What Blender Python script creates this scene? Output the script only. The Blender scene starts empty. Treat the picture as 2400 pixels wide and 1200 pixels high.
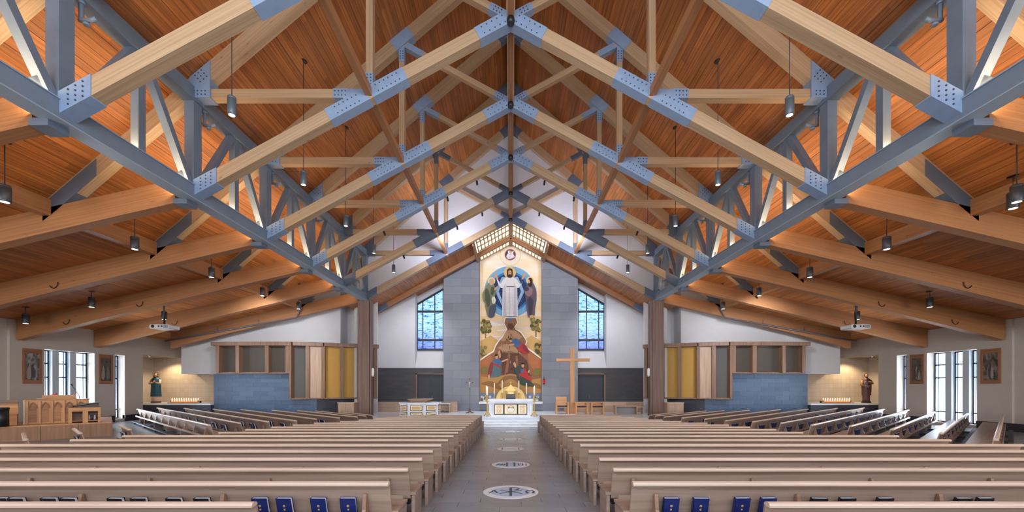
import bpy, bmesh, math, random
from mathutils import Vector, Matrix
random.seed(7)
SC = bpy.context.scene
COL = SC.collection
PI = math.pi
EYE = 1.93            # eye height over the floor under the camera
F = 950.0             # focal length in pixels of the 2400 px wide frame
def X(px, d): return (px - 1197.0) * d / F      # metres from the nave axis of something d metres away
def Z(py, d): return EYE + (905.0 - py) * d / F

# ------------------------------------------------------------------ camera
cam = bpy.data.cameras.new('camera')
cam.sensor_width = 36.0
cam.lens = F / 2400.0 * 36.0
cam.shift_x = 3.0 / 2400.0
cam.shift_y = 305.0 / 2400.0
cam.clip_end = 300
co = bpy.data.objects.new('camera', cam)
COL.objects.link(co)
co.location = (0, 0, EYE)
co.rotation_euler = (PI / 2, 0, 0)
SC.camera = co

# ------------------------------------------------------------------ world, exposure
w = bpy.data.worlds.new('sky'); SC.world = w; w.use_nodes = True
bg = w.node_tree.nodes['Background']
bg.inputs[0].default_value = (0.86, 0.93, 1.0, 1)
bg.inputs[1].default_value = 2.2
SC.view_settings.view_transform = 'Standard'
SC.view_settings.look = 'None'
SC.view_settings.gamma = 1.0
SC.view_settings.use_curve_mapping = False
SC.view_settings.exposure = 0.0

def area(name, loc, target, sx, sy, power, color=(1, 1, 1), spread=180):
    l = bpy.data.lights.new(name, 'AREA'); l.shape = 'RECTANGLE'; l.size = sx; l.size_y = sy
    l.energy = power; l.color = color; l.spread = math.radians(spread)
    o = bpy.data.objects.new(name, l); COL.objects.link(o); o.location = loc
    d = Vector(target) - Vector(loc)
    o.rotation_euler = d.to_track_quat('-Z', 'Y').to_euler()
    return o
def spot(name, loc, target, power, color, angle=60, blend=0.6, r=0.06):
    l = bpy.data.lights.new(name, 'SPOT'); l.energy = power; l.color = color
    l.spot_size = math.radians(angle); l.spot_blend = blend; l.shadow_soft_size = r
    o = bpy.data.objects.new(name, l); COL.objects.link(o); o.location = loc
    d = Vector(target) - Vector(loc)
    o.rotation_euler = d.to_track_quat('-Z', 'Y').to_euler()
    return o
WARM = (1.0, 0.72, 0.42); COOL = (0.80, 0.90, 1.0)
# daylight of the glazed rear gable and of the side windows; warm strips on the steel trusses; track spots
area('rear_gable_daylight', (0, -3.4, EYE + 7.0), (0, 12, EYE + 10.5), 24, 6, 3400, COOL)
for s in (-1, 1):
    area('side_window_daylight', (s * 25.0, 20.6, EYE + .4), (0, 20.6, EYE + .4), 9.5, 5.0, 4000, COOL)
    o = area('truss_uplight_strip', (s * 9.35, 11.3, EYE + 5.9), (s * 9.35, 11.3, EYE + 9.0), 0.16, 23.6, 470, (1.0, .66, .36))
    o.rotation_euler = (0, PI, 0)
    o = area('aisle_uplight_strip', (s * 9.75, 12.5, EYE + 5.6), (s * 9.8, 12.5, EYE + 9.0), 0.12, 26.0, 330, (1.0, .76, .48))
    o.rotation_euler = (0, math.atan2(-.75 * s, -.66), 0)
    area('added_ceiling_fill', (s * 26.6, 20.8, -.2), (s * 15.0, 20.0, EYE + 4.0), 9.0, 3.0, 7000, (1.0, .95, .86))  # added fill lamp outside, aimed up to brighten the low aisle ceiling
    area('added_rear_aisle_fill', (s * 18.2, -3.6, EYE + .2), (s * 17.6, 14.0, EYE + 4.2), 7.0, 3.0, 1300, (1.0, .92, .82))  # added fill lamp behind the camera for the near aisle ceiling
    spot('chancel_wall_spot', (s * 6.0, 26.7, EYE + 6.6), (s * 7.4, 30.6, EYE + 2.0), 700, (0.90, 0.91, 1.0), 95, 0.9, 0.3)
    spot('altar_wall_spot', (s * 3.0, 23.4, EYE + 7.6), (s * 3.4, 30.0, EYE + 1.2), 600, (0.92, 0.95, 1.0), 60, 0.8, 0.3)
    spot('gable_spot', (s * 3.4, 22.95, EYE + 8.2), (s * 4.6, 26.2, EYE + 10.4), 950, (0.80, 0.83, 1.0), 140, 0.9, 0.3)
    spot('screen_wall_spot', (s * 12.7, 20.0, EYE + 4.3), (s * 15.5, 27.0, EYE + 1.6), 1000, (0.92, 0.95, 1.0), 80, 0.9, 0.3)
    spot('altar_spot', (s * 2.4, 22.2, EYE + 9.0), (s * 1.0, 25.5, 0), 2600, (0.92, 0.96, 1.0), 55, 0.8, 0.3)
# ------------------------------------------------------------------ mesh helpers
class MB:
    def __init__(self): self.v = []; self.f = []; self.uv = []; self.mi = []; self.sm = []
    def face(self, idx, uvs=None, m=0, smooth=False):
        self.f.append(tuple(idx)); self.uv.append(uvs or [(0, 0)] * len(idx)); self.mi.append(m); self.sm.append(smooth)
    def poly(self, pts, m=0, uvs=None, smooth=False):
        b = len(self.v); self.v += [tuple(p) for p in pts]
        self.face(range(b, b + len(pts)), uvs or [(p[0], p[2]) for p in pts], m, smooth)
    def frame_box(self, o, a, b, c, m=0):
        """box from corner o with edge vectors a (grain direction), b, c"""
        o, a, b, c = map(Vector, (o, a, b, c))
        P = [o, o + a, o + a + b, o + b, o + c, o + a + c, o + a + b + c, o + b + c]
        k = len(self.v); self.v += [tuple(p) for p in P]
        la, lb, lc = a.length, b.length, c.length
        u0 = (o.x * 1.7 + o.y * 0.9 + o.z * 2.3) % 7.0
        def q(i, lu, lv, off, fl=False):
            uv = [(u0, off), (u0 + lu, off), (u0 + lu, off + lv), (u0, off + lv)]
            if fl: uv = [uv[0], uv[3], uv[2], uv[1]]
            self.face([k + j for j in i], uv, m)
        q((0, 3, 2, 1), la, lb, 0, True); q((4, 5, 6, 7), la, lb, lb)
        q((0, 1, 5, 4), la, lc, 2 * lb); q((3, 7, 6, 2), la, lc, 2 * lb + lc, True)
        q((0, 4, 7, 3), lc, lb, 0.3); q((1, 2, 6, 5), lb, lc, 0.6)
    def box(self, x0, x1, y0, y1, z0, z1, m=0, grain=None):
        d = {'x': x1 - x0, 'y': y1 - y0, 'z': z1 - z0}
        g = grain or max(d, key=lambda k: abs(d[k]))
        V = {'x': (x1 - x0, 0, 0), 'y': (0, y1 - y0, 0), 'z': (0, 0, z1 - z0)}
        o = [k for k in 'xyz' if k != g]
        self.frame_box((x0, y0, z0), V[g], V[o[0]], V[o[1]], m)
    def bar(self, p0, p1, wid, dep, side=None, m=0):
        """square bar p0 to p1, wid along the side vector, dep across"""
        p0, p1 = Vector(p0), Vector(p1); a = p1 - p0; t = a.normalized()
        s = Vector(side) if side else (Vector((0, 1, 0)) if abs(t.y) < 0.9 else Vector((1, 0, 0)))
        s = (s - t * s.dot(t)).normalized(); n = t.cross(s)
        self.frame_box(p0 - s * wid / 2 - n * dep / 2, a, s * wid, n * dep, m)
    def prism(self, pts, ext, m=0):
        """closed polygon (3D points) swept by the vector ext"""
        e = Vector(ext); n = len(pts); k = len(self.v)
        P = [Vector(p) for p in pts]
        self.v += [tuple(p) for p in P] + [tuple(p + e) for p in P]
        def flat(p): return (p[0] + p[1] * 0.7, p[2])
        self.face(range(k, k + n), [flat(p) for p in P], m)
        self.face(reversed(range(k + n, k + 2 * n)), [flat(p) for p in reversed(P)], m)
        acc = 0
        for i in range(n):
            j = (i + 1) % n; l = (P[j] - P[i]).length; h = e.length
            self.face((k + i, k + n + i, k + n + j, k + j), [(0, acc), (h, acc), (h, acc + l), (0, acc + l)], m)
            acc += l
    def tube(self, pts, r, seg=8, m=0, cap=True, smooth=True):
        P = [Vector(p) for p in pts]; n = len(P)
        R = r if isinstance(r, (list, tuple)) else [r] * n
        k = len(self.v); ref = None; acc = 0
        for i, p in enumerate(P):
            t = (P[min(i + 1, n - 1)] - P[max(i - 1, 0)]).normalized()
            if ref is None: ref = Vector((0, 0, 1)) if abs(t.z) < 0.9 else Vector((1, 0, 0))
            a = (ref - t * ref.dot(t)).normalized(); b = t.cross(a); ref = a
            for j in range(seg):
                an = 2 * PI * j / seg
                self.v.append(tuple(p + (a * math.cos(an) + b * math.sin(an)) * R[i]))
        for i in range(n - 1):
            l = (P[i + 1] - P[i]).length
            for j in range(seg):
                jj = (j + 1) % seg
                self.face((k + i * seg + j, k + i * seg + jj, k + (i + 1) * seg + jj, k + (i + 1) * seg + j),
                          [(acc, j * .05), (acc, j * .05 + .05), (acc + l, j * .05 + .05), (acc + l, j * .05)], m, smooth)
            acc += l
        if cap:
            self.face([k + j for j in reversed(range(seg))], None, m); self.face([k + (n - 1) * seg + j for j in range(seg)], None, m)
    def lathe(self, prof, c=(0, 0, 0), seg=16, m=0, sx=1.0, sy=1.0, smooth=True, rot=0.0):
        """prof: list of (radius, z) from bottom to top"""
        k = len(self.v); n = len(prof)
        for r, z in prof:
            for j in range(seg):
                an = 2 * PI * j / seg + rot
                self.v.append((c[0] + r * math.cos(an) * sx, c[1] + r * math.sin(an) * sy, c[2] + z))
        for i in range(n - 1):
            for j in range(seg):
                jj = (j + 1) % seg
                self.face((k + i * seg + j, k + i * seg + jj, k + (i + 1) * seg + jj, k + (i + 1) * seg + j), None, m, smooth)
        self.face([k + j for j in reversed(range(seg))], None, m); self.face([k + (n - 1) * seg + j for j in range(seg)], None, m)
    def ball(self, c, rx, ry, rz, seg=12, rings=8, m=0):
        prof = [(max(0.02, math.sin(PI * i / rings)), -math.cos(PI * i / rings)) for i in range(rings + 1)]
        k = len(self.v)
        self.lathe(prof, (0, 0, 0), seg, m)
        for i in range(k, len(self.v)):
            x, y, z = self.v[i]; self.v[i] = (c[0] + x * rx, c[1] + y * ry, c[2] + z * rz)
    def mesh(self, name, mats):
        me = bpy.data.meshes.new(name)
        me.from_pydata(self.v, [], self.f)
        if not isinstance(mats, (list, tuple)): mats = [mats]
        for mm in mats: me.materials.append(mm)
        ul = me.uv_layers.new(name='UVMap')
        flat = [c for f in self.uv for p in f for c in p]
        ul.data.foreach_set('uv', flat)
        me.polygons.foreach_set('material_index', self.mi)
        me.polygons.foreach_set('use_smooth', self.sm)
        me.update()
        return me
    def build(self, name, mats, parent=None, **kw):
        return link(name, self.mesh(name, mats), parent, **kw)
def link(name, me, parent=None, loc=None, rz=0.0):
    o = bpy.data.objects.new(name, me); COL.objects.link(o)
    if parent is not None: o.parent = parent
    if loc is not None: o.location = loc
    if rz: o.rotation_euler = (0, 0, rz)
    return o
def tag(o, label, cat, group=None):
    o['label'] = label; o['category'] = cat
    if group: o['group'] = group
    return o
def struct(o, label=None):
    o['kind'] = 'structure'
    if label: o['label'] = label
    return o
def thing(name, label, cat, loc=(0, 0, 0), rz=0.0, group=None):
    o = bpy.data.objects.new(name, None); COL.objects.link(o); o.location = loc; o.rotation_euler = (0, 0, rz)
    o.empty_display_size = 0.2
    return tag(o, label, cat, group)
def copy_tree(o, parent=None):
    c = o.copy(); COL.objects.link(c)
    if parent is not None: c.parent = parent
    for ch in list(o.children): copy_tree(ch, c)
    return c
def smooth_closed(pts, n=5):
    out = []; m = len(pts)
    for i in range(m):
        p0, p1, p2, p3 = [pts[(i + k - 1) % m] for k in range(4)]
        for j in range(n):
            t = j / n
            out.append(tuple(0.5 * (2 * p1[c] + (p2[c] - p0[c]) * t + (2 * p0[c] - 5 * p1[c] + 4 * p2[c] - p3[c]) * t * t + (3 * p1[c] - p0[c] - 3 * p2[c] + p3[c]) * t ** 3) for c in (0, 1)))
    return out

# ------------------------------------------------------------------ materials
MAT = {}
def nodes(name):
    m = bpy.data.materials.new(name); m.use_nodes = True; nt = m.node_tree
    return m, nt, nt.nodes['Principled BSDF'], nt.nodes, nt.links
def rgba(c): return (c[0], c[1], c[2], 1)
def srgb(r, g, b):
    def f(c):
        c /= 255.0
        return c / 12.92 if c <= 0.04045 else ((c + 0.055) / 1.055) ** 2.4
    return (f(r), f(g), f(b))
def plain(name, c, rough=0.6, metal=0.0, var=0.0, scale=6.0, bump=0.0, spec=0.5, emit=None, es=0.0):
    if name in MAT: return MAT[name]
    m, nt, b, N, L = nodes(name)
    b.inputs['Base Color'].default_value = rgba(c); b.inputs['Roughness'].default_value = rough
    b.inputs['Metallic'].default_value = metal; b.inputs['Specular IOR Level'].default_value = spec
    if emit: b.inputs['Emission Color'].default_value = rgba(emit); b.inputs['Emission Strength'].default_value = es
    if var or bump:
        tc = N.new('ShaderNodeTexCoord'); nz = N.new('ShaderNodeTexNoise'); nz.inputs['Scale'].default_value = scale
        nz.inputs['Detail'].default_value = 4
        L.new(tc.outputs['Object'], nz.inputs['Vector'])
        if var:
            r = N.new('ShaderNodeValToRGB')
            r.color_ramp.elements[0].position = .3; r.color_ramp.elements[1].position = .7
            r.color_ramp.elements[0].color = rgba([x * (1 - var) for x in c]); r.color_ramp.elements[1].color = rgba([min(1, x * (1 + var)) for x in c])
            L.new(nz.outputs['Fac'], r.inputs['Fac']); L.new(r.outputs['Color'], b.inputs['Base Color'])
        if bump:
            bp = N.new('ShaderNodeBump'); bp.inputs['Strength'].default_value = bump; bp.inputs['Distance'].default_value = .02
            L.new(nz.outputs['Fac'], bp.inputs['Height']); L.new(bp.outputs['Normal'], b.inputs['Normal'])
    MAT[name] = m; return m
def wood(name, dark, light, rough=0.5, su=0.6, sv=14.0, piece=None, pvar=0.35, knots=0.0, objvar=0.15):
    """grain along UV u; piece = length of the jointed pieces of a board; colours vary per object"""
    if name in MAT: return MAT[name]
    m, nt, b, N, L = nodes(name)
    b.inputs['Roughness'].default_value = rough
    tc = N.new('ShaderNodeTexCoord'); oi = N.new('ShaderNodeObjectInfo')
    mp = N.new('ShaderNodeMapping'); mp.inputs['Scale'].default_value = (su, sv, 1)
    L.new(tc.outputs['UV'], mp.inputs['Vector'])
    ad = N.new('ShaderNodeVectorMath'); ad.operation = 'ADD'
    sc = N.new('ShaderNodeVectorMath'); sc.operation = 'SCALE'; sc.inputs[0].default_value = (37, 91, 13)
    L.new(oi.outputs['Random'], sc.inputs['Scale']); L.new(mp.outputs['Vector'], ad.inputs[0]); L.new(sc.outputs['Vector'], ad.inputs[1])
    nz = N.new('ShaderNodeTexNoise'); nz.inputs['Scale'].default_value = 1.0; nz.inputs['Detail'].default_value = 5; nz.inputs['Roughness'].default_value = .6
    L.new(ad.outputs['Vector'], nz.inputs['Vector'])
    r = N.new('ShaderNodeValToRGB'); r.color_ramp.elements[0].position = .32; r.color_ramp.elements[1].position = .68
    r.color_ramp.elements[0].color = rgba(dark); r.color_ramp.elements[1].color = rgba(light)
    L.new(nz.outputs['Fac'], r.inputs['Fac']); col = r.outputs['Color']
    hv = N.new('ShaderNodeHueSaturation')
    mr = N.new('ShaderNodeMapRange'); mr.inputs['To Min'].default_value = 1 - objvar; mr.inputs['To Max'].default_value = 1 + objvar
    if piece:
        sx = N.new('ShaderNodeSeparateXYZ'); L.new(tc.outputs['UV'], sx.inputs['Vector'])
        ma = N.new('ShaderNodeMath'); ma.operation = 'MULTIPLY_ADD'; ma.inputs[1].default_value = 1.0 / piece
        mu = N.new('ShaderNodeMath'); mu.operation = 'MULTIPLY'; mu.inputs[1].default_value = 57.3
        L.new(oi.outputs['Random'], mu.inputs[0]); L.new(sx.outputs['X'], ma.inputs[0]); L.new(mu.outputs[0], ma.inputs[2])
        fl = N.new('ShaderNodeMath'); fl.operation = 'FLOOR'; L.new(ma.outputs[0], fl.inputs[0])
        wn = N.new('ShaderNodeTexWhiteNoise'); wn.noise_dimensions = '1D'
        L.new(fl.outputs[0], wn.inputs['W'])
        mr.inputs['To Min'].default_value = 1 - pvar; mr.inputs['To Max'].default_value = 1 + pvar
        L.new(wn.outputs['Value'], mr.inputs['Value'])
    else:
        L.new(oi.outputs['Random'], mr.inputs['Value'])
    L.new(mr.outputs['Result'], hv.inputs['Value']); L.new(col, hv.inputs['Color']); col = hv.outputs['Color']
    if knots:
        mk = N.new('ShaderNodeMapping'); mk.inputs['Scale'].default_value = (1.1, 3.2, 1); L.new(tc.outputs['UV'], mk.inputs['Vector'])
        a2 = N.new('ShaderNodeVectorMath'); a2.operation = 'ADD'; L.new(mk.outputs['Vector'], a2.inputs[0]); L.new(sc.outputs['Vector'], a2.inputs[1])
        vo = N.new('ShaderNodeTexVoronoi'); vo.inputs['Scale'].default_value = 1.0; L.new(a2.outputs['Vector'], vo.inputs['Vector'])
        kr = N.new('ShaderNodeValToRGB'); kr.color_ramp.elements[0].position = .03; kr.color_ramp.elements[1].position = .09
        kr.color_ramp.elements[0].color = (1 - knots,) * 3 + (1,); kr.color_ramp.elements[1].color = (1, 1, 1, 1)
        L.new(vo.outputs['Distance'], kr.inputs['Fac'])
        mx = N.new('ShaderNodeMix'); mx.data_type = 'RGBA'; mx.blend_type = 'MULTIPLY'; mx.inputs['Factor'].default_value = 1
        L.new(col, mx.inputs['A']); L.new(kr.outputs['Color'], mx.inputs['B']); col = mx.outputs['Result']
    L.new(col, b.inputs['Base Color'])
    bp = N.new('ShaderNodeBump'); bp.inputs['Strength'].default_value = .08; bp.inputs['Distance'].default_value = .01
    L.new(nz.outputs['Fac'], bp.inputs['Height']); L.new(bp.outputs['Normal'], b.inputs['Normal'])
    MAT[name] = m; return m
def tiles(name, c1, c2, grout, bw, bh, mortar=.006, rough=.4, rot=(0, 0, 0), offset=.5, spec=.5):
    if name in MAT: return MAT[name]
    m, nt, b, N, L = nodes(name)
    b.inputs['Roughness'].default_value = rough; b.inputs['Specular IOR Level'].default_value = spec
    tc = N.new('ShaderNodeTexCoord'); mp = N.new('ShaderNodeMapping'); mp.inputs['Rotation'].default_value = rot
    L.new(tc.outputs['Object'], mp.inputs['Vector'])
    br = N.new('ShaderNodeTexBrick'); br.offset = offset
    br.inputs['Scale'].default_value = 1; br.inputs['Brick Width'].default_value = bw; br.inputs['Row Height'].default_value = bh
    br.inputs['Mortar Size'].default_value = mortar; br.inputs['Color1'].default_value = rgba(c1); br.inputs['Color2'].default_value = rgba(c2)
    br.inputs['Mortar'].default_value = rgba(grout)
    L.new(mp.outputs['Vector'], br.inputs['Vector']); L.new(br.outputs['Color'], b.inputs['Base Color'])
    bp = N.new('ShaderNodeBump'); bp.inputs['Strength'].default_value = .25; bp.inputs['Distance'].default_value = .004; bp.invert = True
    L.new(br.outputs['Fac'], bp.inputs['Height']); L.new(bp.outputs['Normal'], b.inputs['Normal'])
    MAT[name] = m; return m
def emitter(name, c, s):
    if name in MAT: return MAT[name]
    m, nt, b, N, L = nodes(name)
    b.inputs['Base Color'].default_value = rgba(c); b.inputs['Emission Color'].default_value = rgba(c); b.inputs['Emission Strength'].default_value = s
    MAT[name] = m; return m
def glass(name, tint=(0.9, 0.95, 1.0)):
    if name in MAT: return MAT[name]
    m, nt, b, N, L = nodes(name)
    t = N.new('ShaderNodeBsdfTransparent'); t.inputs[0].default_value = rgba(tint)
    g = N.new('ShaderNodeBsdfGlossy'); g.inputs['Roughness'].default_value = .05
    mx = N.new('ShaderNodeMixShader'); fr = N.new('ShaderNodeFresnel'); fr.inputs[0].default_value = 1.4
    L.new(fr.outputs[0], mx.inputs[0]); L.new(t.outputs[0], mx.inputs[1]); L.new(g.outputs[0], mx.inputs[2])
    L.new(mx.outputs[0], N['Material Output'].inputs['Surface'])
    MAT[name] = m; return m

BOARD = wood('roof_board', srgb(140, 80, 38), srgb(194, 124, 64), .5, .5, 22, piece=2.6, pvar=.2, knots=.4)
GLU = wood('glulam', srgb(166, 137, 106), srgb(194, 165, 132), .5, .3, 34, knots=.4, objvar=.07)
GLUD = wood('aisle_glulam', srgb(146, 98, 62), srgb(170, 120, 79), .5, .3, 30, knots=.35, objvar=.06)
STEEL = plain('blue_grey_steel', srgb(112, 126, 142), .42, 0.0, .06, 3)
PLATE = plain('gusset_steel', srgb(136, 158, 188), .4, 0.0, .06, 5)
DARK = plain('black_metal', (.012, .012, .014), .4)
OAK = wood('pew_oak', srgb(142, 119, 105), srgb(166, 142, 127), .38, .5, 12, objvar=.05)
OAKD = wood('shaded_divider_oak', srgb(128, 98, 80), srgb(150, 118, 98), .4, .5, 12, objvar=.05)  # pew oak darkened, shade on the dividers put into the colour
OAKL = wood('pew_cap_oak', srgb(186, 163, 146), srgb(210, 189, 172), .28, .5, 10, objvar=.04)
OAKO = wood('console_oak', srgb(178, 122, 72), srgb(208, 154, 102), .4, .5, 12, objvar=.05)
OAKC = wood('chancel_oak', srgb(172, 142, 120), srgb(198, 170, 148), .45, .5, 12, objvar=.08)
SCREEN = wood('screen_wood', srgb(116, 86, 68), srgb(146, 112, 90), .5, .5, 14, objvar=.1)
COLW = wood('column_wood', srgb(104, 80, 72), srgb(130, 104, 94), .5, .5, 12, objvar=.03)
WHITE = plain('white_plaster', srgb(206, 206, 210), .85, 0, .02, 2, .02)
CREAM = plain('side_wall_plaster', srgb(180, 172, 164), .9, 0, .02, 2, .02)
STONE = plain('white_marble', srgb(226, 230, 236), .3, 0, .05, 3)
NAVY = plain('navy_cover', srgb(18, 34, 96), .45, 0, .1, 40)
BLK = plain('black_cover', srgb(24, 26, 34), .4)
PAGE = plain('book_pages', srgb(208, 210, 214), .8)
VINYL = plain('kneeler_vinyl', srgb(34, 42, 58), .5)
GOLD = plain('polished_gold', srgb(214, 176, 92), .3, .7, .1, 20)
GILT = plain('gilt_panel', srgb(240, 208, 140), .45, .25, .08, 8)
WAX = plain('candle_wax', srgb(244, 236, 222), .6, emit=srgb(255, 240, 220), es=.15)
# ------------------------------------------------------------------ floor
STEP0 = 22.4
def fz(x, y):
    """the nave floor falls towards the sanctuary; the side floors are level"""
    t = min(1, max(0, (abs(x) - 9.0) / 4.0)); t = t * t * (3 - 2 * t)
    return (1 - t) * (-0.02 * max(y, -4)) + t * -0.15
FLOORM = tiles('floor_tile', srgb(124, 126, 134), srgb(134, 134, 142), srgb(150, 152, 158), 1.2, .3, .006, .28, offset=.5, spec=.6)
b = MB()
xs = [-25.2, -23, -20, -17, -14, -13, -12, -11, -10, -9, -4, -1.66, 1.66, 4, 9, 10, 11, 12, 13, 14, 17, 20, 23, 25.2]
ys = [-4.2] + [i * 2.0 for i in range(-1, 15)] + [29.0]
for xx, dz in [(0, 0)]:
    k = len(b.v)
    for y in ys:
        for x in xs:
            b.v.append((x, y, fz(x, y) - (0.03 if abs(x) < 1.7 else 0)))
    n = len(xs)
    for j in range(len(ys) - 1):
        for i in range(n - 1):
            b.face((k + j * n + i, k + j * n + i + 1, k + (j + 1) * n + i + 1, k + (j + 1) * n + i))
floor = struct(b.build('floor', FLOORM), 'grey plank tile floor of the church')
# aisle tiles, each one a piece
TILE = plain('aisle_tile', srgb(138, 138, 146), .26, 0, .05, 3, spec=.6)
TILE2 = plain('aisle_tile_b', srgb(130, 132, 140), .24, 0, .06, 3, spec=.6)
def tile_mesh(w, l, mt):
    t = MB(); t.box(0.003, w - .003, .003, l - .003, -.03, .0, grain='x')
    return t.mesh('tile', mt)
TW = 3.32 / 3
tms = {}
row = 0; y = 2.6
while y < STEP0 - .01:
    l = min(.31, STEP0 - y)
    off = (row % 3) * TW / 3
    x = -1.66
    cuts = [-1.66] + [c for c in (-1.66 + off + TW * k for k in range(-1, 5)) if -1.6 < c < 1.6] + [1.66]
    for a, c in zip(cuts, cuts[1:]):
        key = (round(c - a, 3), round(l, 3), (row + int(a * 3)) % 2)
        if key not in tms: tms[key] = tile_mesh(c - a, l, TILE if key[2] else TILE2)
        o = link('tile', tms[key], floor, (a, y, -0.02 * y + .0))
        o.rotation_euler = (math.atan(-.02), 0, 0)
    y += l; row += 1
# ------------------------------------------------------------------ roof deck and boards
Y0, Y1 = -4.0, 28.6
XF = 13.937
def roof_z(x):
    x = abs(x)
    return EYE + (16.93 - .85 * x if x <= XF else 8.15 - .22 * x)
b = MB()
prof = [(-23.6, roof_z(23.6) + .06), (-XF, roof_z(XF) + .06), (0, roof_z(0) + .06), (XF, roof_z(XF) + .06), (23.6, roof_z(23.6) + .06)]
up = [(x, z + .25) for x, z in reversed(prof)]
b.prism([(x, Y0, z) for x, z in prof + up], (0, Y1 - Y0, 0))
ceiling = struct(b.build('ceiling', plain('roof_deck', srgb(60, 34, 18), .8)), 'steep timber board ceiling over nave and side aisles')
def plane_boards(x0, z0, x1, z1, n, s):
    L = math.hypot(x1 - x0, z1 - z0); wd = L / n
    ux, uz = (x1 - x0) / L, (z1 - z0) / L
    m = MB(); m.frame_box((.0035, 0, 0), (0, Y1 - Y0, 0), (wd - .007, 0, 0), (0, 0, .03))
    me = m.mesh('board', BOARD)
    for i in range(n):
        o = link('board', me, ceiling, (s * (x0 + ux * wd * i), Y0, z0 + uz * wd * i + random.uniform(-.004, .004)))
        o.rotation_euler = (0, -math.atan2(uz, ux) if s > 0 else PI + math.atan2(uz, ux), 0)
        if s < 0: o.rotation_euler = (0, PI + math.atan2(uz, ux), 0); o.location.z += .03
for s in (-1, 1):
    plane_boards(0, roof_z(0), XF, roof_z(XF), 98, s)
    plane_boards(XF, roof_z(XF), 23.0, roof_z(23.0), 48, s)
# ------------------------------------------------------------------ side walls with windows
def mirror_box(b, s, x0, x1, *a, **k):
    if s > 0: b.box(x0, x1, *a, **k)
    else: b.box(-x1, -x0, *a, **k)
SIDE = {-1: 'left', 1: 'right'}
DOORS = []
FRAMEM = plain('window_frame_dark', srgb(30, 38, 60), .4)
GLS = glass('window_glass')
wn = 0
for s in (-1, 1):
    b = MB(); ZT = EYE + 3.3; ZW = EYE + 1.82; ZS = EYE - 1.93
    W0, W1 = 23.0, 23.5
    mirror_box(b, s, W0 + .12, W1 + .1, -4.2, 18.6, -.2, ZT)
    mirror_box(b, s, W0, W1, 18.6, 20.0, -.2, ZT)
    mirror_box(b, s, W0, W1, 20.0, 22.4, ZW, ZT); mirror_box(b, s, W0, W1, 20.0, 22.4, -.2, ZS)
    mirror_box(b, s, W0, W1, 22.4, 23.55, -.2, ZT)
    mirror_box(b, s, W0, W1, 23.55, 24.15, ZW, ZT); mirror_box(b, s, W0, W1, 23.55, 24.15, -.2, ZS)
    mirror_box(b, s, W0, W1, 24.15, 25.35, -.2, ZT)
    mirror_box(b, s, W0, W1, 25.35, 28.7, EYE + 1.96, ZT)
    wall = struct(b.build('wall_' + SIDE[s], CREAM), 'warm grey plaster side wall with tall windows')
    # alcove behind the side wall plane
    b = MB()
    mirror_box(b, s, 24.95, 25.1, 25.2, 28.7, -.2, EYE + 2.2)
    mirror_box(b, s, 23.5, 25.1, 25.2, 25.35, -.2, EYE + 2.2)
    mirror_box(b, s, 23.5, 25.1, 25.35, 28.7, EYE + 1.98, EYE + 2.2)
    struct(b.build('wall_alcove_' + SIDE[s], CREAM), 'recessed alcove wall around the statue')
    b = MB()
    for y0, y1 in ((-4.1, 20.0), (22.4, 23.55), (24.15, 25.35)):
        mirror_box(b, s, W0 - .025, W0 + .13, y0, y1, -.15, .22)
    struct(b.build('baseboard_' + SIDE[s], plain('dark_base', srgb(44, 42, 46), .4)), 'dark stone base along the side wall')
    # piers inside the big opening
    b = MB()
    for y in (20.55, 21.38):
        mirror_box(b, s, 23.24, 23.5, y, y + .3, ZS, ZW)
    b.build('window_pier', plain('pier_plaster', srgb(182, 190, 198), .8), wall)
    for y0, y1 in ((20.0, 20.55), (20.85, 21.38), (21.68, 22.4), (23.55, 24.15)):
        wn += 1
        b = MB(); t = .06
        zz = [ZS, ZS + .52, ZS + 2.35, ZS + 3.05, ZW]
        for z in zz: mirror_box(b, s, 23.42, 23.49, y0, y1, min(z, ZW - t), min(z, ZW - t) + t)
        for yy in (y0, y1 - t): mirror_box(b, s, 23.42, 23.49, yy, yy + t, ZS, ZW)
        mirror_box(b, s, 23.43, 23.48, y0 + (y1 - y0) * .72, y0 + (y1 - y0) * .72 + .03, ZS, ZW)
        wo = struct(b.build('window_%d' % wn, FRAMEM), 'tall narrow window with thin dark frame in the side wall')
        for a, c in zip(zz, zz[1:]):
            g = MB(); mirror_box(g, s, 23.452, 23.46, y0 + t, y1 - t, a + t, c - .002)
            g.build('pane', GLS, wo)
# ------------------------------------------------------------------ rear wall behind the camera, with its glazed gable
b = MB()
b.box(-23.6, 23.6, -4.2, -4.0, -.2, .5); 
for s in (-1, 1):
    mirror_box(b, s, 13.2, 14.6, -4.2, -4.0, .5, 8); mirror_box(b, s, 21.8, 23.6, -4.2, -4.0, .5, 8); mirror_box(b, s, 14.6, 21.8, -4.2, -4.0, 3.8, 8)
b.prism([(-13.2, -4.2, EYE + 9.6), (13.2, -4.2, EYE + 9.6), (13.2, -4.2, 8), (14.4, -4.2, 7), (0, -4.2, EYE + 17.4), (-14.4, -4.2, 7), (-13.2, -4.2, 8)], (0, .2, 0))
struct(b.build('wall_rear', WHITE), 'white rear wall')
b = MB()
for i in range(9): b.box(-13.2 + i * 3.3 - .06, -13.2 + i * 3.3 + .06, -4.15, -4.05, .5, EYE + 9.6)
for z in (.5, 3.6, 6.7, 9.2): b.box(-13.2, 13.2, -4.14, -4.06, z, z + .12)
struct(b.build('window_%d' % (wn + 1), FRAMEM), 'large glazed rear gable'); wn += 1

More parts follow.
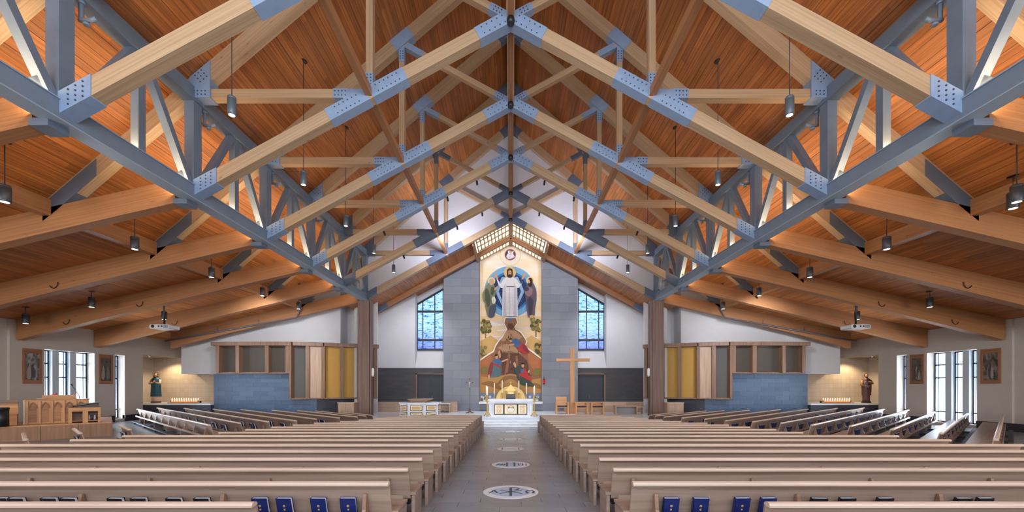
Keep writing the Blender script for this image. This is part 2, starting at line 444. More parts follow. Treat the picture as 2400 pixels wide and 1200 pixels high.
# ------------------------------------------------------------------ steel trusses, timber trusses, aisle beams
S = 3.52
D = {k: (2.39 + k) * S for k in range(-2, 6)}
XS, ZB, ZTc = 9.35, EYE + 5.65, EYE + 8.50
EDGE = plain('steel_flange', srgb(146, 162, 180), .4)
ordinal = {-1: 'seventh', 0: 'sixth', 1: 'fifth', 2: 'fourth', 3: 'third', 4: 'second', 5: 'nearest'}
sidew = {-1: 'on the organ side', 1: 'on the tall wooden cross side'}
for s in (-1, 1):
    T = thing('steel_truss', 'long blue-grey steel truss under the roof ' + sidew[s], 'steel truss', (s * XS, 26.1, 0))
    T.location = (0, 0, 0)
    b = MB(); b.box(s * XS - .17, s * XS + .17, -4.0, 26.2, ZB - .2, ZB + .18); b.build('bottom_chord', STEEL, T)
    b = MB(); b.box(s * XS - .2, s * XS + .2, -4.0, 26.2, ZB + .18, ZB + .205); b.box(s * XS - .2, s * XS + .2, -4.0, 26.2, ZB - .225, ZB - .2)
    b.build('chord_flange', EDGE, T)
    b = MB(); b.box(s * XS - .18, s * XS + .18, -4.0, 26.2, ZTc - .19, ZTc + .19); b.build('top_chord', STEEL, T)
    for k in range(-2, 6):
        d = D[k]
        b = MB(); b.box(s * XS - .14, s * XS + .14, d - .15, d + .15, ZB + .2, ZTc - .18); b.build('post', STEEL, T)
        if k < 5:
            mdd = d + S / 2
            b = MB(); b.box(s * XS - .1, s * XS + .1, mdd - .1, mdd + .1, ZB + .2, ZTc - .18); b.build('mid_post', STEEL, T)
            for dd, sg in ((d + .12, 1), (d + S - .12, -1)):
                b = MB(); b.bar((s * XS, dd + sg * .06, ZB + .22), (s * XS, mdd - sg * .16, ZTc - .2), .2, .17, side=(1, 0, 0)); b.build('diagonal', STEEL, T)
                # small gusset at the foot
                b = MB(); b.prism([(s * XS - .02, dd, ZB + .2), (s * XS - .02, dd + sg * .55, ZB + .2), (s * XS - .02, dd + sg * .2, ZB + .6)], (.04, 0, 0)); b.build('foot_gusset', STEEL, T)
        # sprinkler elbow beside the node
    for k in range(0, 4):
        d = D[k]
        b = MB()
        x0 = s * (XS - .05)
        b.tube([(x0, d + .35, ZTc + .25), (x0 - s * .02, d + .35, ZTc - .55), (x0 - s * .02, d + .32, ZTc - .62), (x0 - s * .3, d + .28, ZTc - .66), (x0 - s * .42, d + .28, ZTc - .62)], .045, 8)
        b.lathe([(.06, 0), (.07, .03), (.03, .08)], (x0 - s * .2, d + .29, ZTc - .76), 8)
        b.tube([(x0 - s * .02, d + .35, ZTc - .25), (x0 - s * .02, d + .35, ZTc - .15)], .07, 8)
        tag(b.build('sprinkler_pipe', STEEL), 'short elbowed sprinkler pipe at the %s truss from the white gable, %s' % (ordinal[k], 'organ side' if s < 0 else 'wooden cross side'), 'pipe')

def chord_pt(x): return EYE + 10.78 - .544 * abs(x)
def raf(x): return EYE + 16.65 - .85 * abs(x)
XN, XT = 4.13, 9.15
ZN = chord_pt(XN)
def bolts(pl, p0, t, up, nu, nv, su, sv, y):
    b = MB()
    for i in range(nu):
        for j in range(nv):
            c = Vector(p0) + Vector(t) * ((i - (nu - 1) / 2) * su) + Vector(up) * ((j - (nv - 1) / 2) * sv)
            k = len(b.v); r = .019
            ring = [(c.x + r * math.cos(q * PI / 3), y, c.z + r * math.sin(q * PI / 3)) for q in range(6)]
            b.prism(ring, (0, -.014, 0))
    o = b.build('bolt_heads', plain('bolt_steel', srgb(58, 70, 92), .4), pl); o['kind'] = 'stuff'
for k in range(-1, 6):
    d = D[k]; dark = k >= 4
    lab = 'timber scissor truss with blue steel plates, %s from the white gable wall' % ordinal[k]
    if k == 5: lab = 'timber scissor truss set flat against the white gable wall'
    T = thing('timber_truss', lab, 'roof truss', (0, 0, 0))
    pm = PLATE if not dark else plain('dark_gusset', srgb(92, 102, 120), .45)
    cd, ct = .36, .30                               # chord depth and thickness
    for s in (-1, 1):
        def P(x, z): return (s * x, d, z)
        b = MB(); b.bar(P(XT - .06, chord_pt(XT - .06)), P(0.02, chord_pt(.02)), ct, cd, side=(0, 1, 0)); b.build('bottom_chord', GLU, T)
        xe = 13.6
        b = MB(); b.bar(P(xe, raf(xe)), P(0.02, raf(.02)), .28, .46, side=(0, 1, 0)); b.build('rafter', GLU, T)
        b = MB(); b.bar(P(XN, ZN + .1), P(XN, raf(XN)), .2, .2, side=(0, 1, 0)); b.build('post', GLU, T)
        b = MB(); b.bar(P(.1, chord_pt(.1) + .1), P(XN - .05, raf(XN) - .15), .2, .2, side=(0, 1, 0)); b.build('diagonal', GLU, T)
        b = MB(); b.bar(P(XN, ZN), P(XS - .1, ZN), .24, .26, side=(0, 1, 0)); b.build('tie_beam', GLU, T)
        # steel plates
        def sleeve(xa, xb, fn, th, dp, nu, nv, su=.16, sv=.14):
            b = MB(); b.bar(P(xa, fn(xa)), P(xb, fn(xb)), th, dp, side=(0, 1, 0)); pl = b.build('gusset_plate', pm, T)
            if k <= 3:
                a = Vector(P(xa, fn(xa))); c = Vector(P(xb, fn(xb))); t = (c - a).normalized(); u = Vector((0, 1, 0)).cross(t)
                bolts(pl, (a + c) / 2, t, u, nu, nv, su, sv, d - th / 2)
        sleeve(0.03, .98, chord_pt, ct + .03, cd + .015, 5, 2, .17, .2)
        sleeve(XN - 1.05, XN - .05, chord_pt, ct + .03, cd + .015, 6, 2, .14, .2)
        sleeve(XN + .05, XN + 1.2, chord_pt, ct + .03, cd + .015, 6, 2, .14, .2)
        hv = (cd + .04) / 2 / math.cos(math.atan(.544))
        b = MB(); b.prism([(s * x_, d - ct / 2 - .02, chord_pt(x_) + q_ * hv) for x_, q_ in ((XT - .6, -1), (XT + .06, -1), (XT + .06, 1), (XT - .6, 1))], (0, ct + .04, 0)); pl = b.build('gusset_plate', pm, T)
        if k <= 3: bolts(pl, P(XT - .3, chord_pt(XT - .3)), (.878 * s, 0, -.478), (0, 0, 1), 3, 4, .17, .1, d - ct / 2 - .02)
        sleeve(.15, .62, lambda x: chord_pt(.1) + .1 + (raf(XN) - .25 - chord_pt(.1)) * (x - .1) / (XN - .15), .23, .215, 3, 2, .1, .1)
        sleeve(XN + .62, XN + 1.05, lambda x: ZN, .27, .275, 4, 2, .1, .12)
        # web of the node between chord and tie
        b = MB(); b.prism([(s * (XN + .05), d - .14, ZN + .12), (s * (XN + .75), d - .14, ZN + .12), (s * (XN + .75), d - .14, chord_pt(XN + .75)), (s * (XN + .05), d - .14, ZN)], (0, .28, 0)); b.build('node_web', pm, T)
        b = MB(); b.bar(P(XN, ZN + .18), P(XN, ZN + .62), .23, .215, side=(0, 1, 0)); pl = b.build('gusset_plate', pm, T)
        if k <= 3: bolts(pl, P(XN, ZN + .42), (1, 0, 0), (0, 0, 1), 2, 4, .1, .09, d - .115)
        # rafter node
        b = MB(); b.bar(P(XN - .32, raf(XN - .32)), P(XN + .32, raf(XN + .32)), .31, .48, side=(0, 1, 0)); b.build('gusset_plate', pm, T)
        b = MB(); b.bar(P(XN, raf(XN) - .2), P(XN, raf(XN) - .85), .23, .215, side=(0, 1, 0)); pl = b.build('gusset_plate', pm, T)
        if k <= 3: bolts(pl, P(XN, raf(XN) - .6), (1, 0, 0), (0, 0, 1), 2, 4, .1, .09, d - .115)
        t0 = Vector(P(XN - .05, raf(XN) - .15)); t1 = Vector(P(.1, chord_pt(.1) + .1)); t = (t1 - t0).normalized()
        b = MB(); b.bar(t0 + t * .15, t0 + t * .85, .23, .215, side=(0, 1, 0)); b.build('gusset_plate', pm, T)
        # ridge plate
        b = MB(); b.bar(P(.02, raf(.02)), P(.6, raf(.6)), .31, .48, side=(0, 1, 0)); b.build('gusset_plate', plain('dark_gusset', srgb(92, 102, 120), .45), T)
        # big gusset at the steel top chord
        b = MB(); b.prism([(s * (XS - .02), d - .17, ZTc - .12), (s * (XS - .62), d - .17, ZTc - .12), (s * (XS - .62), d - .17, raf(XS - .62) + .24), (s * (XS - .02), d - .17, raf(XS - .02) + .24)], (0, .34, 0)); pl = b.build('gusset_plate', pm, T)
        if k <= 3:
            bolts(pl, (s * (XS - .32), d, ZTc + .02), (1, 0, 0), (0, 0, 1), 4, 2, .11, .1, d - .17)
            bolts(pl, (s * (XS - .36), d, ZTc + .5), (s * -.76, 0, .65), (s * .65, 0, .76), 3, 3, .12, .12, d - .17)
        # plate where the rafter foot lands on the aisle beam
        b = MB(); b.prism([(s * 12.05, d - .16, raf(12.05) + .2), (s * 12.05, d - .16, raf(12.05) - .28), (s * 13.1, d - .16, raf(13.1) - .32), (s * 13.6, d - .16, raf(13.6) - .3), (s * 13.6, d - .16, raf(13.6) + .2)], (0, .32, 0))
        b.build('foot_plate', plain('foot_plate_steel', srgb(96, 108, 124), .5), T)
    b = MB(); b.box(-.13, .13, d - .1, d + .1, chord_pt(0) + .1, raf(0)); b.build('king_post', GLU, T)
    b = MB(); b.lathe([(.1, -.1), (.12, 0), (.1, .1)], (0, d - .18, chord_pt(0) - .18), 10); b.build('hub_cap', DARK, T)
for s, x, z, lab in ((0, 0, chord_pt(0) + .02, 'timber strut running along the nave under the ridge through the truss hubs'),
                     (-1, -XN, ZN + .02, 'timber strut along the nave through the truss nodes on the organ side'),
                     (1, XN, ZN + .02, 'timber strut along the nave through the truss nodes on the tall wooden cross side')):
    T = thing('longitudinal_strut', lab, 'roof strut')
    for k in range(-1, 5):
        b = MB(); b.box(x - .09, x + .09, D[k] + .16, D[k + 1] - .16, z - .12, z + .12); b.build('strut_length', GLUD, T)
b = MB(); b.box(-.16, .16, -4, 26.2, raf(0) - .35, raf(0) + .1)
tag(b.build('ridge_beam', GLU), 'timber ridge beam at the very top of the nave roof', 'beam')
for s in (-1, 1):
    b = MB(); b.box(s * 13.5 - .15, s * 13.5 + .15, -4, 26.2, EYE + 5.05, EYE + 5.5)
    T = thing('valley_beam', 'timber beam along the fold of the roof above the side aisle ' + sidew[s], 'beam')
    for k in range(-2, 5):
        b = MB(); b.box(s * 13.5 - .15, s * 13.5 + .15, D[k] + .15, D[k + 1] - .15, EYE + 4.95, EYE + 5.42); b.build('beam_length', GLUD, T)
for k in range(-1, 6):
    d = D[k]
    for s in (-1, 1):
        xo = 22.95 if k < 5 else 21.7
        T = thing('aisle_beam', 'deep glued timber beam from the steel truss to the side wall %s, %s from the white gable' % (sidew[s], ordinal[k]), 'beam')
        b = MB()
        zt = lambda x: EYE + 8.15 - .22 * x - .002
        zb = lambda x: EYE + 5.34 - .2415 * (x - 9.7)
        # slightly cambered bottom edge
        bot = [(x, zb(x) + .05 * math.sin(PI * (x - 9.7) / (xo - 9.7))) for x in [9.75 + (xo - 9.75) * i / 8 for i in range(9)]]
        pts = [(s * x, d - .16, z) for x, z in bot] + [(s * xo, d - .16, zt(xo)), (s * 9.75, d - .16, zt(9.75))]
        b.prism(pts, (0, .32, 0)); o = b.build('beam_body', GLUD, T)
        me = o.data; ul = me.uv_layers[0]
        for li, lp in enumerate(me.loops):
            v = me.vertices[lp.vertex_index].co; ul.data[li].uv = (v.x + d, v.z + .22 * abs(v.x) + (v.y - d))
        b = MB(); b.box(s * 9.58 - .2, s * 9.58 + .2, d - .2, d + .2, zb(9.7) - .05, zb(9.7) + .1); b.build('shoe_plate', plain('foot_plate_steel', srgb(96, 108, 124), .5), T)
        if k in (2, 3, 4):
            for xx in (17.2, 20.6) if k < 4 else (18.5,):
                z0 = zb(xx) + .45
                hk = MB(); c = [(s * (xx + .16 * math.cos(q)), d - .2, z0 + .2 * math.sin(q) - .02 * q) for q in [PI + i * .55 for i in range(6)]]
                hk.tube(c, .014, 6)
                hk.build('cable_loop', DARK, T)
# pipe along the last aisle beams
for s in (-1, 1):
    d = D[5] - .3
    b = MB(); b.tube([(s * 13.2, d, EYE + 5.0), (s * 13.6, d, EYE + 4.35), (s * 21.9, d, EYE + 2.86)], .05, 8)
    for x in (16.0, 18.6): b.tube([(s * x, d, EYE + 4.35 - (x - 13.6) * .18), (s * x, d, EYE + 4.35 - (x - 13.6) * .18 + .3)], .02, 6)
    tag(b.build('pipe_run', plain('pipe_grey', srgb(84, 84, 92), .5)), 'dark pipe along the last aisle beam, ' + ('organ side' if s < 0 else 'wooden cross side'), 'pipe')
# ------------------------------------------------------------------ white gable wall over the sanctuary arch
CH = .10                      # sanctuary floor level
b = MB()
G = []
for i in range(-20, 21):
    x = i * .475
    G.append((x, 26.2, chord_pt(x) - .05))
top = [(9.5, 26.2, roof_z(9.5) + .1), (0, 26.2, roof_z(0) + .1), (-9.5, 26.2, roof_z(9.5) + .1)]
b.prism(G + top, (0, .2, 0))
struct(b.build('wall_gable', WHITE), 'white gable wall above the sanctuary arch')
# white walls either side, over the organ screens
for s in (-1, 1):
    b = MB()
    b.prism([(s * 9.3, 28.2, EYE - 2.4), (s * 11.55, 28.2, EYE - 2.4), (s * 11.55, 28.2, roof_z(11.55)), (s * 9.3, 28.2, roof_z(9.3))], (0, .2, 0))
    mirror_box(b, s, 11.35, 11.6, 27.2, 28.4, EYE + .8, EYE + 7)
    pts = [(s * 11.35, 27.0, EYE + .8), (s * 21.94, 27.0, EYE + .8), (s * 21.94, 27.0, roof_z(21.94) + .1), (s * XF, 27.0, roof_z(XF) + .1), (s * 11.35, 27.0, roof_z(11.35) + .1)]
    b.prism(pts, (0, .25, 0))
    mirror_box(b, s, 19.0, 21.94, 27.25, 28.35, EYE + .8, EYE + 3.3)
    struct(b.build('wall_upper_' + SIDE[s], WHITE), 'white wall above the organ screen')
    b = MB()
    mirror_box(b, s, 18.6, 25.1, 28.3, 28.6, -.2, EYE + 4.2)
    struct(b.build('wall_tile_' + SIDE[s], tiles('alcove_tile', srgb(196, 182, 166), srgb(186, 172, 156), srgb(160, 148, 136), .3, .3, .005, .5, rot=(PI / 2, 0, 0), offset=0)), 'pale tiled wall at the back of the statue alcove')
    # chancel side and window walls
    b = MB()
    mirror_box(b, s, 10.3, 10.5, 27.2, 31.7, 0, EYE + 7)
    struct(b.build('wall_chancel_side_' + SIDE[s], WHITE), 'white sanctuary side wall')
    b = MB()
    xw0, xw1 = 5.0, 7.22
    mirror_box(b, s, xw1, 10.4, 30.6, 30.9, EYE + 1.385, EYE + 7.6)
    # recess round the stained glass
    zl, zr = EYE + 6.25, EYE + 7.55
    b.prism([(s * xw0, 31.42, EYE + 2.82), (s * xw0, 31.42, EYE + 1.385), (s * xw1, 31.42, EYE + 1.385), (s * xw1, 31.42, EYE + 2.82)], (0, .2, 0))
    b.prism([(s * xw0, 31.42, zr), (s * xw1, 31.42, zl), (s * (xw1 + .2), 31.42, EYE + 8.5), (s * xw0, 31.42, EYE + 9)], (0, .2, 0))
    mirror_box(b, s, xw1, xw1 + .2, 30.9, 31.62, EYE + 1.385, EYE + 8)
    # splayed sill
    b.prism([(s * xw0, 30.62, EYE + 1.385), (s * xw0, 31.42, EYE + 1.385), (s * xw0, 31.42, EYE + 2.75)], (s * (xw1 - xw0), 0, 0))
    struct(b.build('wall_window_' + SIDE[s], WHITE), 'white sanctuary wall with the stained glass recess')
    b = MB()
    mirror_box(b, s, 7.15, 10.4, 30.62, 30.9, CH, EYE + 1.385); mirror_box(b, s, 4.9, 7.15, 30.62, 30.9, EYE + .9, EYE + 1.385)
    struct(b.build('wall_dark_' + SIDE[s], tiles('dark_brick', srgb(78, 76, 78), srgb(70, 69, 72), srgb(62, 62, 66), .6, .2, .006, .6, rot=(PI / 2, 0, 0))), 'dark grey tiled lower wall beside the doorway')
    # doorway
    DT = EYE + .88
    b = MB(); mirror_box(b, s, 7.05, 7.15, 30.55, 30.85, CH, DT + .07); mirror_box(b, s, 4.9, 7.15, 30.55, 30.85, DT, DT + .07)
    dd = struct(b.build('door_%d' % (1 if s < 0 else 2), SCREEN), 'dark double door with pale wood frame')
    for x0, x1 in ((5.0, 6.038), (6.042, 7.05)):
        b = MB(); mirror_box(b, s, x0, x1, 30.72, 30.78, CH, DT); b.build('door_leaf', plain('door_navy', srgb(44, 46, 60), .5), dd)
    b = MB(); mirror_box(b, s, 5.93, 5.96, 30.62, 30.66, CH + .9, CH + 1.15); b.build('door_handle', STEEL, dd)
# stained glass
def stained():
    m, nt, bs, N, L = nodes('stained_glass')
    tc = N.new('ShaderNodeTexCoord'); mp = N.new('ShaderNodeMapping'); mp.inputs['Scale'].default_value = (1.2, 1, 4.6)
    L.new(tc.outputs['Object'], mp.inputs['Vector'])
    nz = N.new('ShaderNodeTexNoise'); nz.inputs['Scale'].default_value = 2.6; nz.inputs['Detail'].default_value = 3; nz.inputs['Distortion'].default_value = .9
    L.new(mp.outputs['Vector'], nz.inputs['Vector'])
    r = N.new('ShaderNodeValToRGB'); e = r.color_ramp.elements
    e[0].position = .25; e[0].color = rgba(srgb(20, 40, 150)); e[1].position = .8; e[1].color = rgba(srgb(150, 235, 215))
    for p, c in ((.36, srgb(40, 120, 200)), (.42, srgb(90, 190, 225)), (.47, srgb(200, 232, 250)), (.53, srgb(130, 200, 240)), (.58, srgb(225, 240, 252)), (.66, srgb(120, 215, 225)), (.7, srgb(225, 242, 250))):
        k = e.new(p); k.color = rgba(c)
    L.new(nz.outputs['Fac'], r.inputs['Fac'])
    # bottom deep violet blue, top greener: the design of the window
    sx = N.new('ShaderNodeSeparateXYZ'); L.new(tc.outputs['Object'], sx.inputs['Vector'])
    mr = N.new('ShaderNodeMapRange'); mr.inputs['From Min'].default_value = EYE + 2.8; mr.inputs['From Max'].default_value = EYE + 4.6
    L.new(sx.outputs['Z'], mr.inputs['Value'])
    lo = N.new('ShaderNodeValToRGB'); lo.color_ramp.elements[0].color = rgba(srgb(150, 120, 255)); lo.color_ramp.elements[1].color = (1, 1, 1, 1)
    L.new(mr.outputs['Result'], lo.inputs['Fac'])
    mx = N.new('ShaderNodeMix'); mx.data_type = 'RGBA'; mx.blend_type = 'MULTIPLY'; mx.inputs['Factor'].default_value = .85
    L.new(r.outputs['Color'], mx.inputs['A']); L.new(lo.outputs['Color'], mx.inputs['B'])
    bs.inputs['Base Color'].default_value = (.05, .08, .12, 1); bs.inputs['Roughness'].default_value = .15
    L.new(mx.outputs['Result'], bs.inputs['Emission Color']); bs.inputs['Emission Strength'].default_value = 1.2
    return m
STG = stained()
for s in (-1, 1):
    wn += 1
    x0, x1 = 5.2, 7.2
    zl = lambda x: EYE + 7.5 - (x - 5.2) * .585
    b = MB()
    for x, wd in ((5.2, .06), (5.83, .07), (6.76, .07), (7.17, .06)): mirror_box(b, s, x, x + wd, 31.3, 31.4, EYE + 2.82, zl(x + .03))
    for z, h in ((EYE + 2.76, .14), (EYE + 3.48, .16), (EYE + 5.68, .16)): mirror_box(b, s, x0, x1, 31.28, 31.4, z, z + h)
    b.bar((s * 5.2, 31.35, zl(5.2)), (s * 7.2, 31.35, zl(7.2)), .1, .14, side=(0, 1, 0))
    wo = struct(b.build('window_%d' % wn, FRAMEM), 'blue stained glass window with sloping head beside the mural')
    cols = [5.26, 5.83, 6.76, 7.17]
    for a, c in zip(cols, cols[1:]):
        for z0, z1 in ((EYE + 2.9, EYE + 3.48), (EYE + 3.64, EYE + 5.68), (EYE + 5.84, None)):
            g = MB()
            za, zc = (z1, z1) if z1 else (zl(a), zl(c))
            g.prism([(s * a, 31.36, z0), (s * c, 31.36, z0), (s * c, 31.36, zc), (s * a, 31.36, za)], (0, .012, 0)); g.build('pane', STG, wo)
# ------------------------------------------------------------------ grey panelled wall with the mural slot
b = MB()
b.box(-4.97, -2.3, 30.03, 30.32, CH, EYE + 9.7); b.box(2.3, 4.97, 30.03, 30.32, CH, EYE + 9.7); b.box(-2.3, 2.3, 30.03, 30.32, CH, EYE - 1.3)
gw = struct(b.build('wall_altar', plain('panel_joint', srgb(104, 108, 118), .7)), 'grey panelled altar wall with a tall slot for the mural')
PANM = [plain('stone_panel_%d' % i, srgb(*c), .55, 0, .03, 2.5) for i, c in enumerate(((136, 139, 150), (131, 134, 146), (141, 143, 153)))]
pc = {}
def stone_panel(x0, x1, z0, z1, i):
    key = (round(x1 - x0, 3), round(z1 - z0, 3), i % 3)
    if key not in pc:
        m = MB(); m.box(.004, x1 - x0 - .004, 0, .03, .004, z1 - z0 - .004); pc[key] = m.mesh('stone_panel', PANM[i % 3])
    link('stone_panel', pc[key], gw, (x0, 30.0, z0))
ii = 0
z = CH
rowi = 0
while z < EYE + 9.6:
    z1 = min(z + .62, EYE + 9.7)
    if z < EYE - 1.3 < z1: z1 = EYE - 1.3
    xo = 1.33 if rowi % 2 else .665
    for a, c in (((-4.97, 4.97),) if z1 <= EYE - 1.29 else ((-4.97, -2.3), (2.3, 4.97))):
        cuts = [a] + [q for q in [a - (1.33 - xo) + 1.33 * k for k in range(10)] if a + .1 < q < c - .1] + [c]
        for q0, q1 in zip(cuts, cuts[1:]):
            stone_panel(q0, q1, z, z1, random.randrange(3)); ii += 1
    z = z1; rowi += 1
b = MB()
b.box(-2.56, -2.42, 30.32, 31.3, EYE - 1.3, EYE + 9.7); b.box(2.42, 2.56, 30.32, 31.3, EYE - 1.3, EYE + 9.7); b.box(-2.5, 2.5, 31.26, 31.46, EYE - 1.3, EYE + 11.5)
b.box(-4.97, -2.5, 30.32, 30.4, CH, EYE + 9.7); b.box(2.5, 4.97, 30.32, 30.4, CH, EYE + 9.7)
b.box(-5.0, -4.9, 30.3, 31.5, CH, EYE + 9.7); b.box(4.9, 5.0, 30.3, 31.5, CH, EYE + 9.7)
struct(b.build('wall_slot', plain('slot_plaster', srgb(226, 208, 176), .8)), 'warm plaster sides of the mural slot')
b = MB(); b.box(-2.32, 2.32, 29.55, 31.2, EYE - 1.3, EYE - 1.14)
ledge = tag(b.build('altar_ledge', STONE), 'white stone ledge at the foot of the mural', 'ledge')
for s in (-1, 1):
    l = MB(); mirror_box(l, s, 2.35, 2.41, 30.35, 30.42, EYE - 1.1, EYE + 9.2)
    tag(l.build('cove_light', emitter('cove_glow', (1.0, .80, .52), 4.5)), 'thin warm strip light hidden in the mural slot ' + ('on the font side' if s < 0 else 'on the wooden cross side'), 'light')
# ------------------------------------------------------------------ sanctuary ceiling, rear beam and skylight
def cz(x): return EYE + 10.9 - .544 * abs(x)
b = MB()
for s in (-1, 1):
    b.prism([(s * 2.45, 26.2, cz(2.45) + .05), (s * 10.6, 26.2, cz(10.6) + .05), (s * 10.6, 26.2, cz(10.6) + .2), (s * 2.45, 26.2, cz(2.45) + .2)], (0, 5.5, 0))
sanct = struct(b.build('ceiling_sanctuary', plain('roof_deck', srgb(60, 34, 18), .8)), 'sloping board ceiling of the sanctuary')
m = MB(); m.frame_box((.003, 0, 0), (0, 5.4, 0), (.174, 0, 0), (0, 0, .03)); bme = m.mesh('board', BOARD)
for s in (-1, 1):
    n = 52; L_ = (10.6 - 2.45) / math.cos(math.atan(.544)); wd = L_ / n
    for i in range(n):
        x = 2.45 + i * wd * math.cos(math.atan(.544))
        o = link('board', bme, sanct, (s * x, 26.25, cz(x)))
        o.rotation_euler = (0, math.atan(.544) if s > 0 else PI - math.atan(.544), 0)
        if s < 0: o.location.z += .03
T = thing('sanctuary_beam', 'timber gable beam crossing the sanctuary ceiling in front of the grey wall', 'beam')
for s in (-1, 1):
    b = MB(); b.bar((s * .0, 29.35, cz(0) - .16), (s * 9.6, 29.35, cz(9.6) - .16), .26, .28, side=(0, 1, 0)); b.build('beam_length', GLUD, T)
    b = MB(); b.bar((s * 8.9, 29.33, cz(8.9) - .16), (s * 9.75, 29.33, cz(9.75) - .16), .34, .34, side=(0, 1, 0)); b.build('end_shoe', plain('dark_gusset', srgb(92, 102, 120), .45), T)
    b = MB(); b.bar((s * 2.46, 26.4, cz(2.46) - .2), (s * 2.46, 31.2, cz(2.46) - .2), .1, .5, side=(1, 0, 0)); b.build('slot_cheek', GLUD, T)
b = MB(); b.box(-.09, .09, 26.4, 31.2, cz(0) - .12, cz(0) + .2); b.build('ridge_mullion', GLU, T)
SK = emitter('skylight_pane', (1.0, .88, .68), 1.15)
T = thing('skylight', 'glowing gabled skylight grid above the mural', 'skylight')
for s in (-1, 1):
    nx, ny = 9, 3
    xs_ = [.12 + (2.3 - .12) * i / nx for i in range(nx + 1)]
    for (ya, yb, ny) in ((26.5, 29.1, 3), (29.55, 31.2, 2)):
        for i in range(nx):
            for j in range(ny):
                y0 = ya + (yb - ya) * j / ny; y1 = ya + (yb - ya) * (j + 1) / ny
                g = MB(); xa, xb = xs_[i] + .025, xs_[i + 1] - .025
                g.prism([(s * xa, y0 + .04, cz(xa) + .06), (s * xb, y0 + .04, cz(xb) + .06), (s * xb, y1 - .04, cz(xb) + .06), (s * xa, y1 - .04, cz(xa) + .06)], (0, 0, .02)); g.build('pane', SK, T)
        g = MB()
        for x in xs_: g.bar((s * x, ya, cz(x) + .02), (s * x, yb, cz(x) + .02), .06, .1, side=(1, 0, 0))
        for j in range(ny + 1):
            y0 = ya + (yb - ya) * j / ny
            g.bar((s * .1, y0, cz(.1) + .03), (s * 2.35, y0, cz(2.35) + .03), .05, .07, side=(0, 1, 0))
        g.build('glazing_bar', GLU, T)
# ------------------------------------------------------------------ sanctuary floor, steps
b = MB(); b.box(-8.6, 8.6, STEP0 + 1.05, 26.5, -.55, CH); b.box(-10.4, 10.4, 26.5, 31.4, -.55, CH)
struct(b.build('floor_sanctuary', plain('sanctuary_stone', srgb(214, 222, 234), .25, 0, .04, 2)), 'pale stone floor of the sanctuary')
rz_ = (CH + .455) / 4
T = thing('altar_steps', 'pale stone steps rising from the aisle to the altar', 'steps')
for i in range(3):
    y0 = STEP0 + .35 * i
    zt_ = -.455 + rz_ * (i + 1)
    n = 12
    for k in range(n):
        x0 = max(-6.4, -6.4 + 12.8 * k / n - (i % 2) * .5); x1 = 6.4 if k == n - 1 else -6.4 + 12.8 * (k + 1) / n - (i % 2) * .5
        b = MB(); b.box(x0 + .003, x1 - .003, y0, y0 + (.35 if i < 2 else .349), -.6, zt_); b.build('step_block', STONE, T)
# ------------------------------------------------------------------ columns
for s in (-1, 1):
    T = thing('column', 'brown timber-clad column at the sanctuary arch ' + sidew[s], 'column')
    b = MB(); mirror_box(b, s, 8.98, 9.69, 25.7, 26.15, -.5, EYE + 5.42); b.build('shaft', COLW, T)
    b = MB(); mirror_box(b, s, 8.84, 8.93, 25.66, 26.1, -.5, EYE + 5.42); b.build('edge_board', COLW, T)
    b = MB(); mirror_box(b, s, 8.92, 8.99, 25.8, 26.05, -.5, EYE + 5.42); b.build('shadow_gap', DARK, T)
    b = MB(); b.lathe([(.05, -.27), (.085, -.2), (.09, 0), (.085, .2), (.05, .27)], (s * 8.76, 25.75, Z(873, 26)), 12)
    tag(b.build('wall_speaker', plain('speaker_white', srgb(226, 228, 230), .5)), 'small white capsule speaker on the column ' + sidew[s], 'speaker')
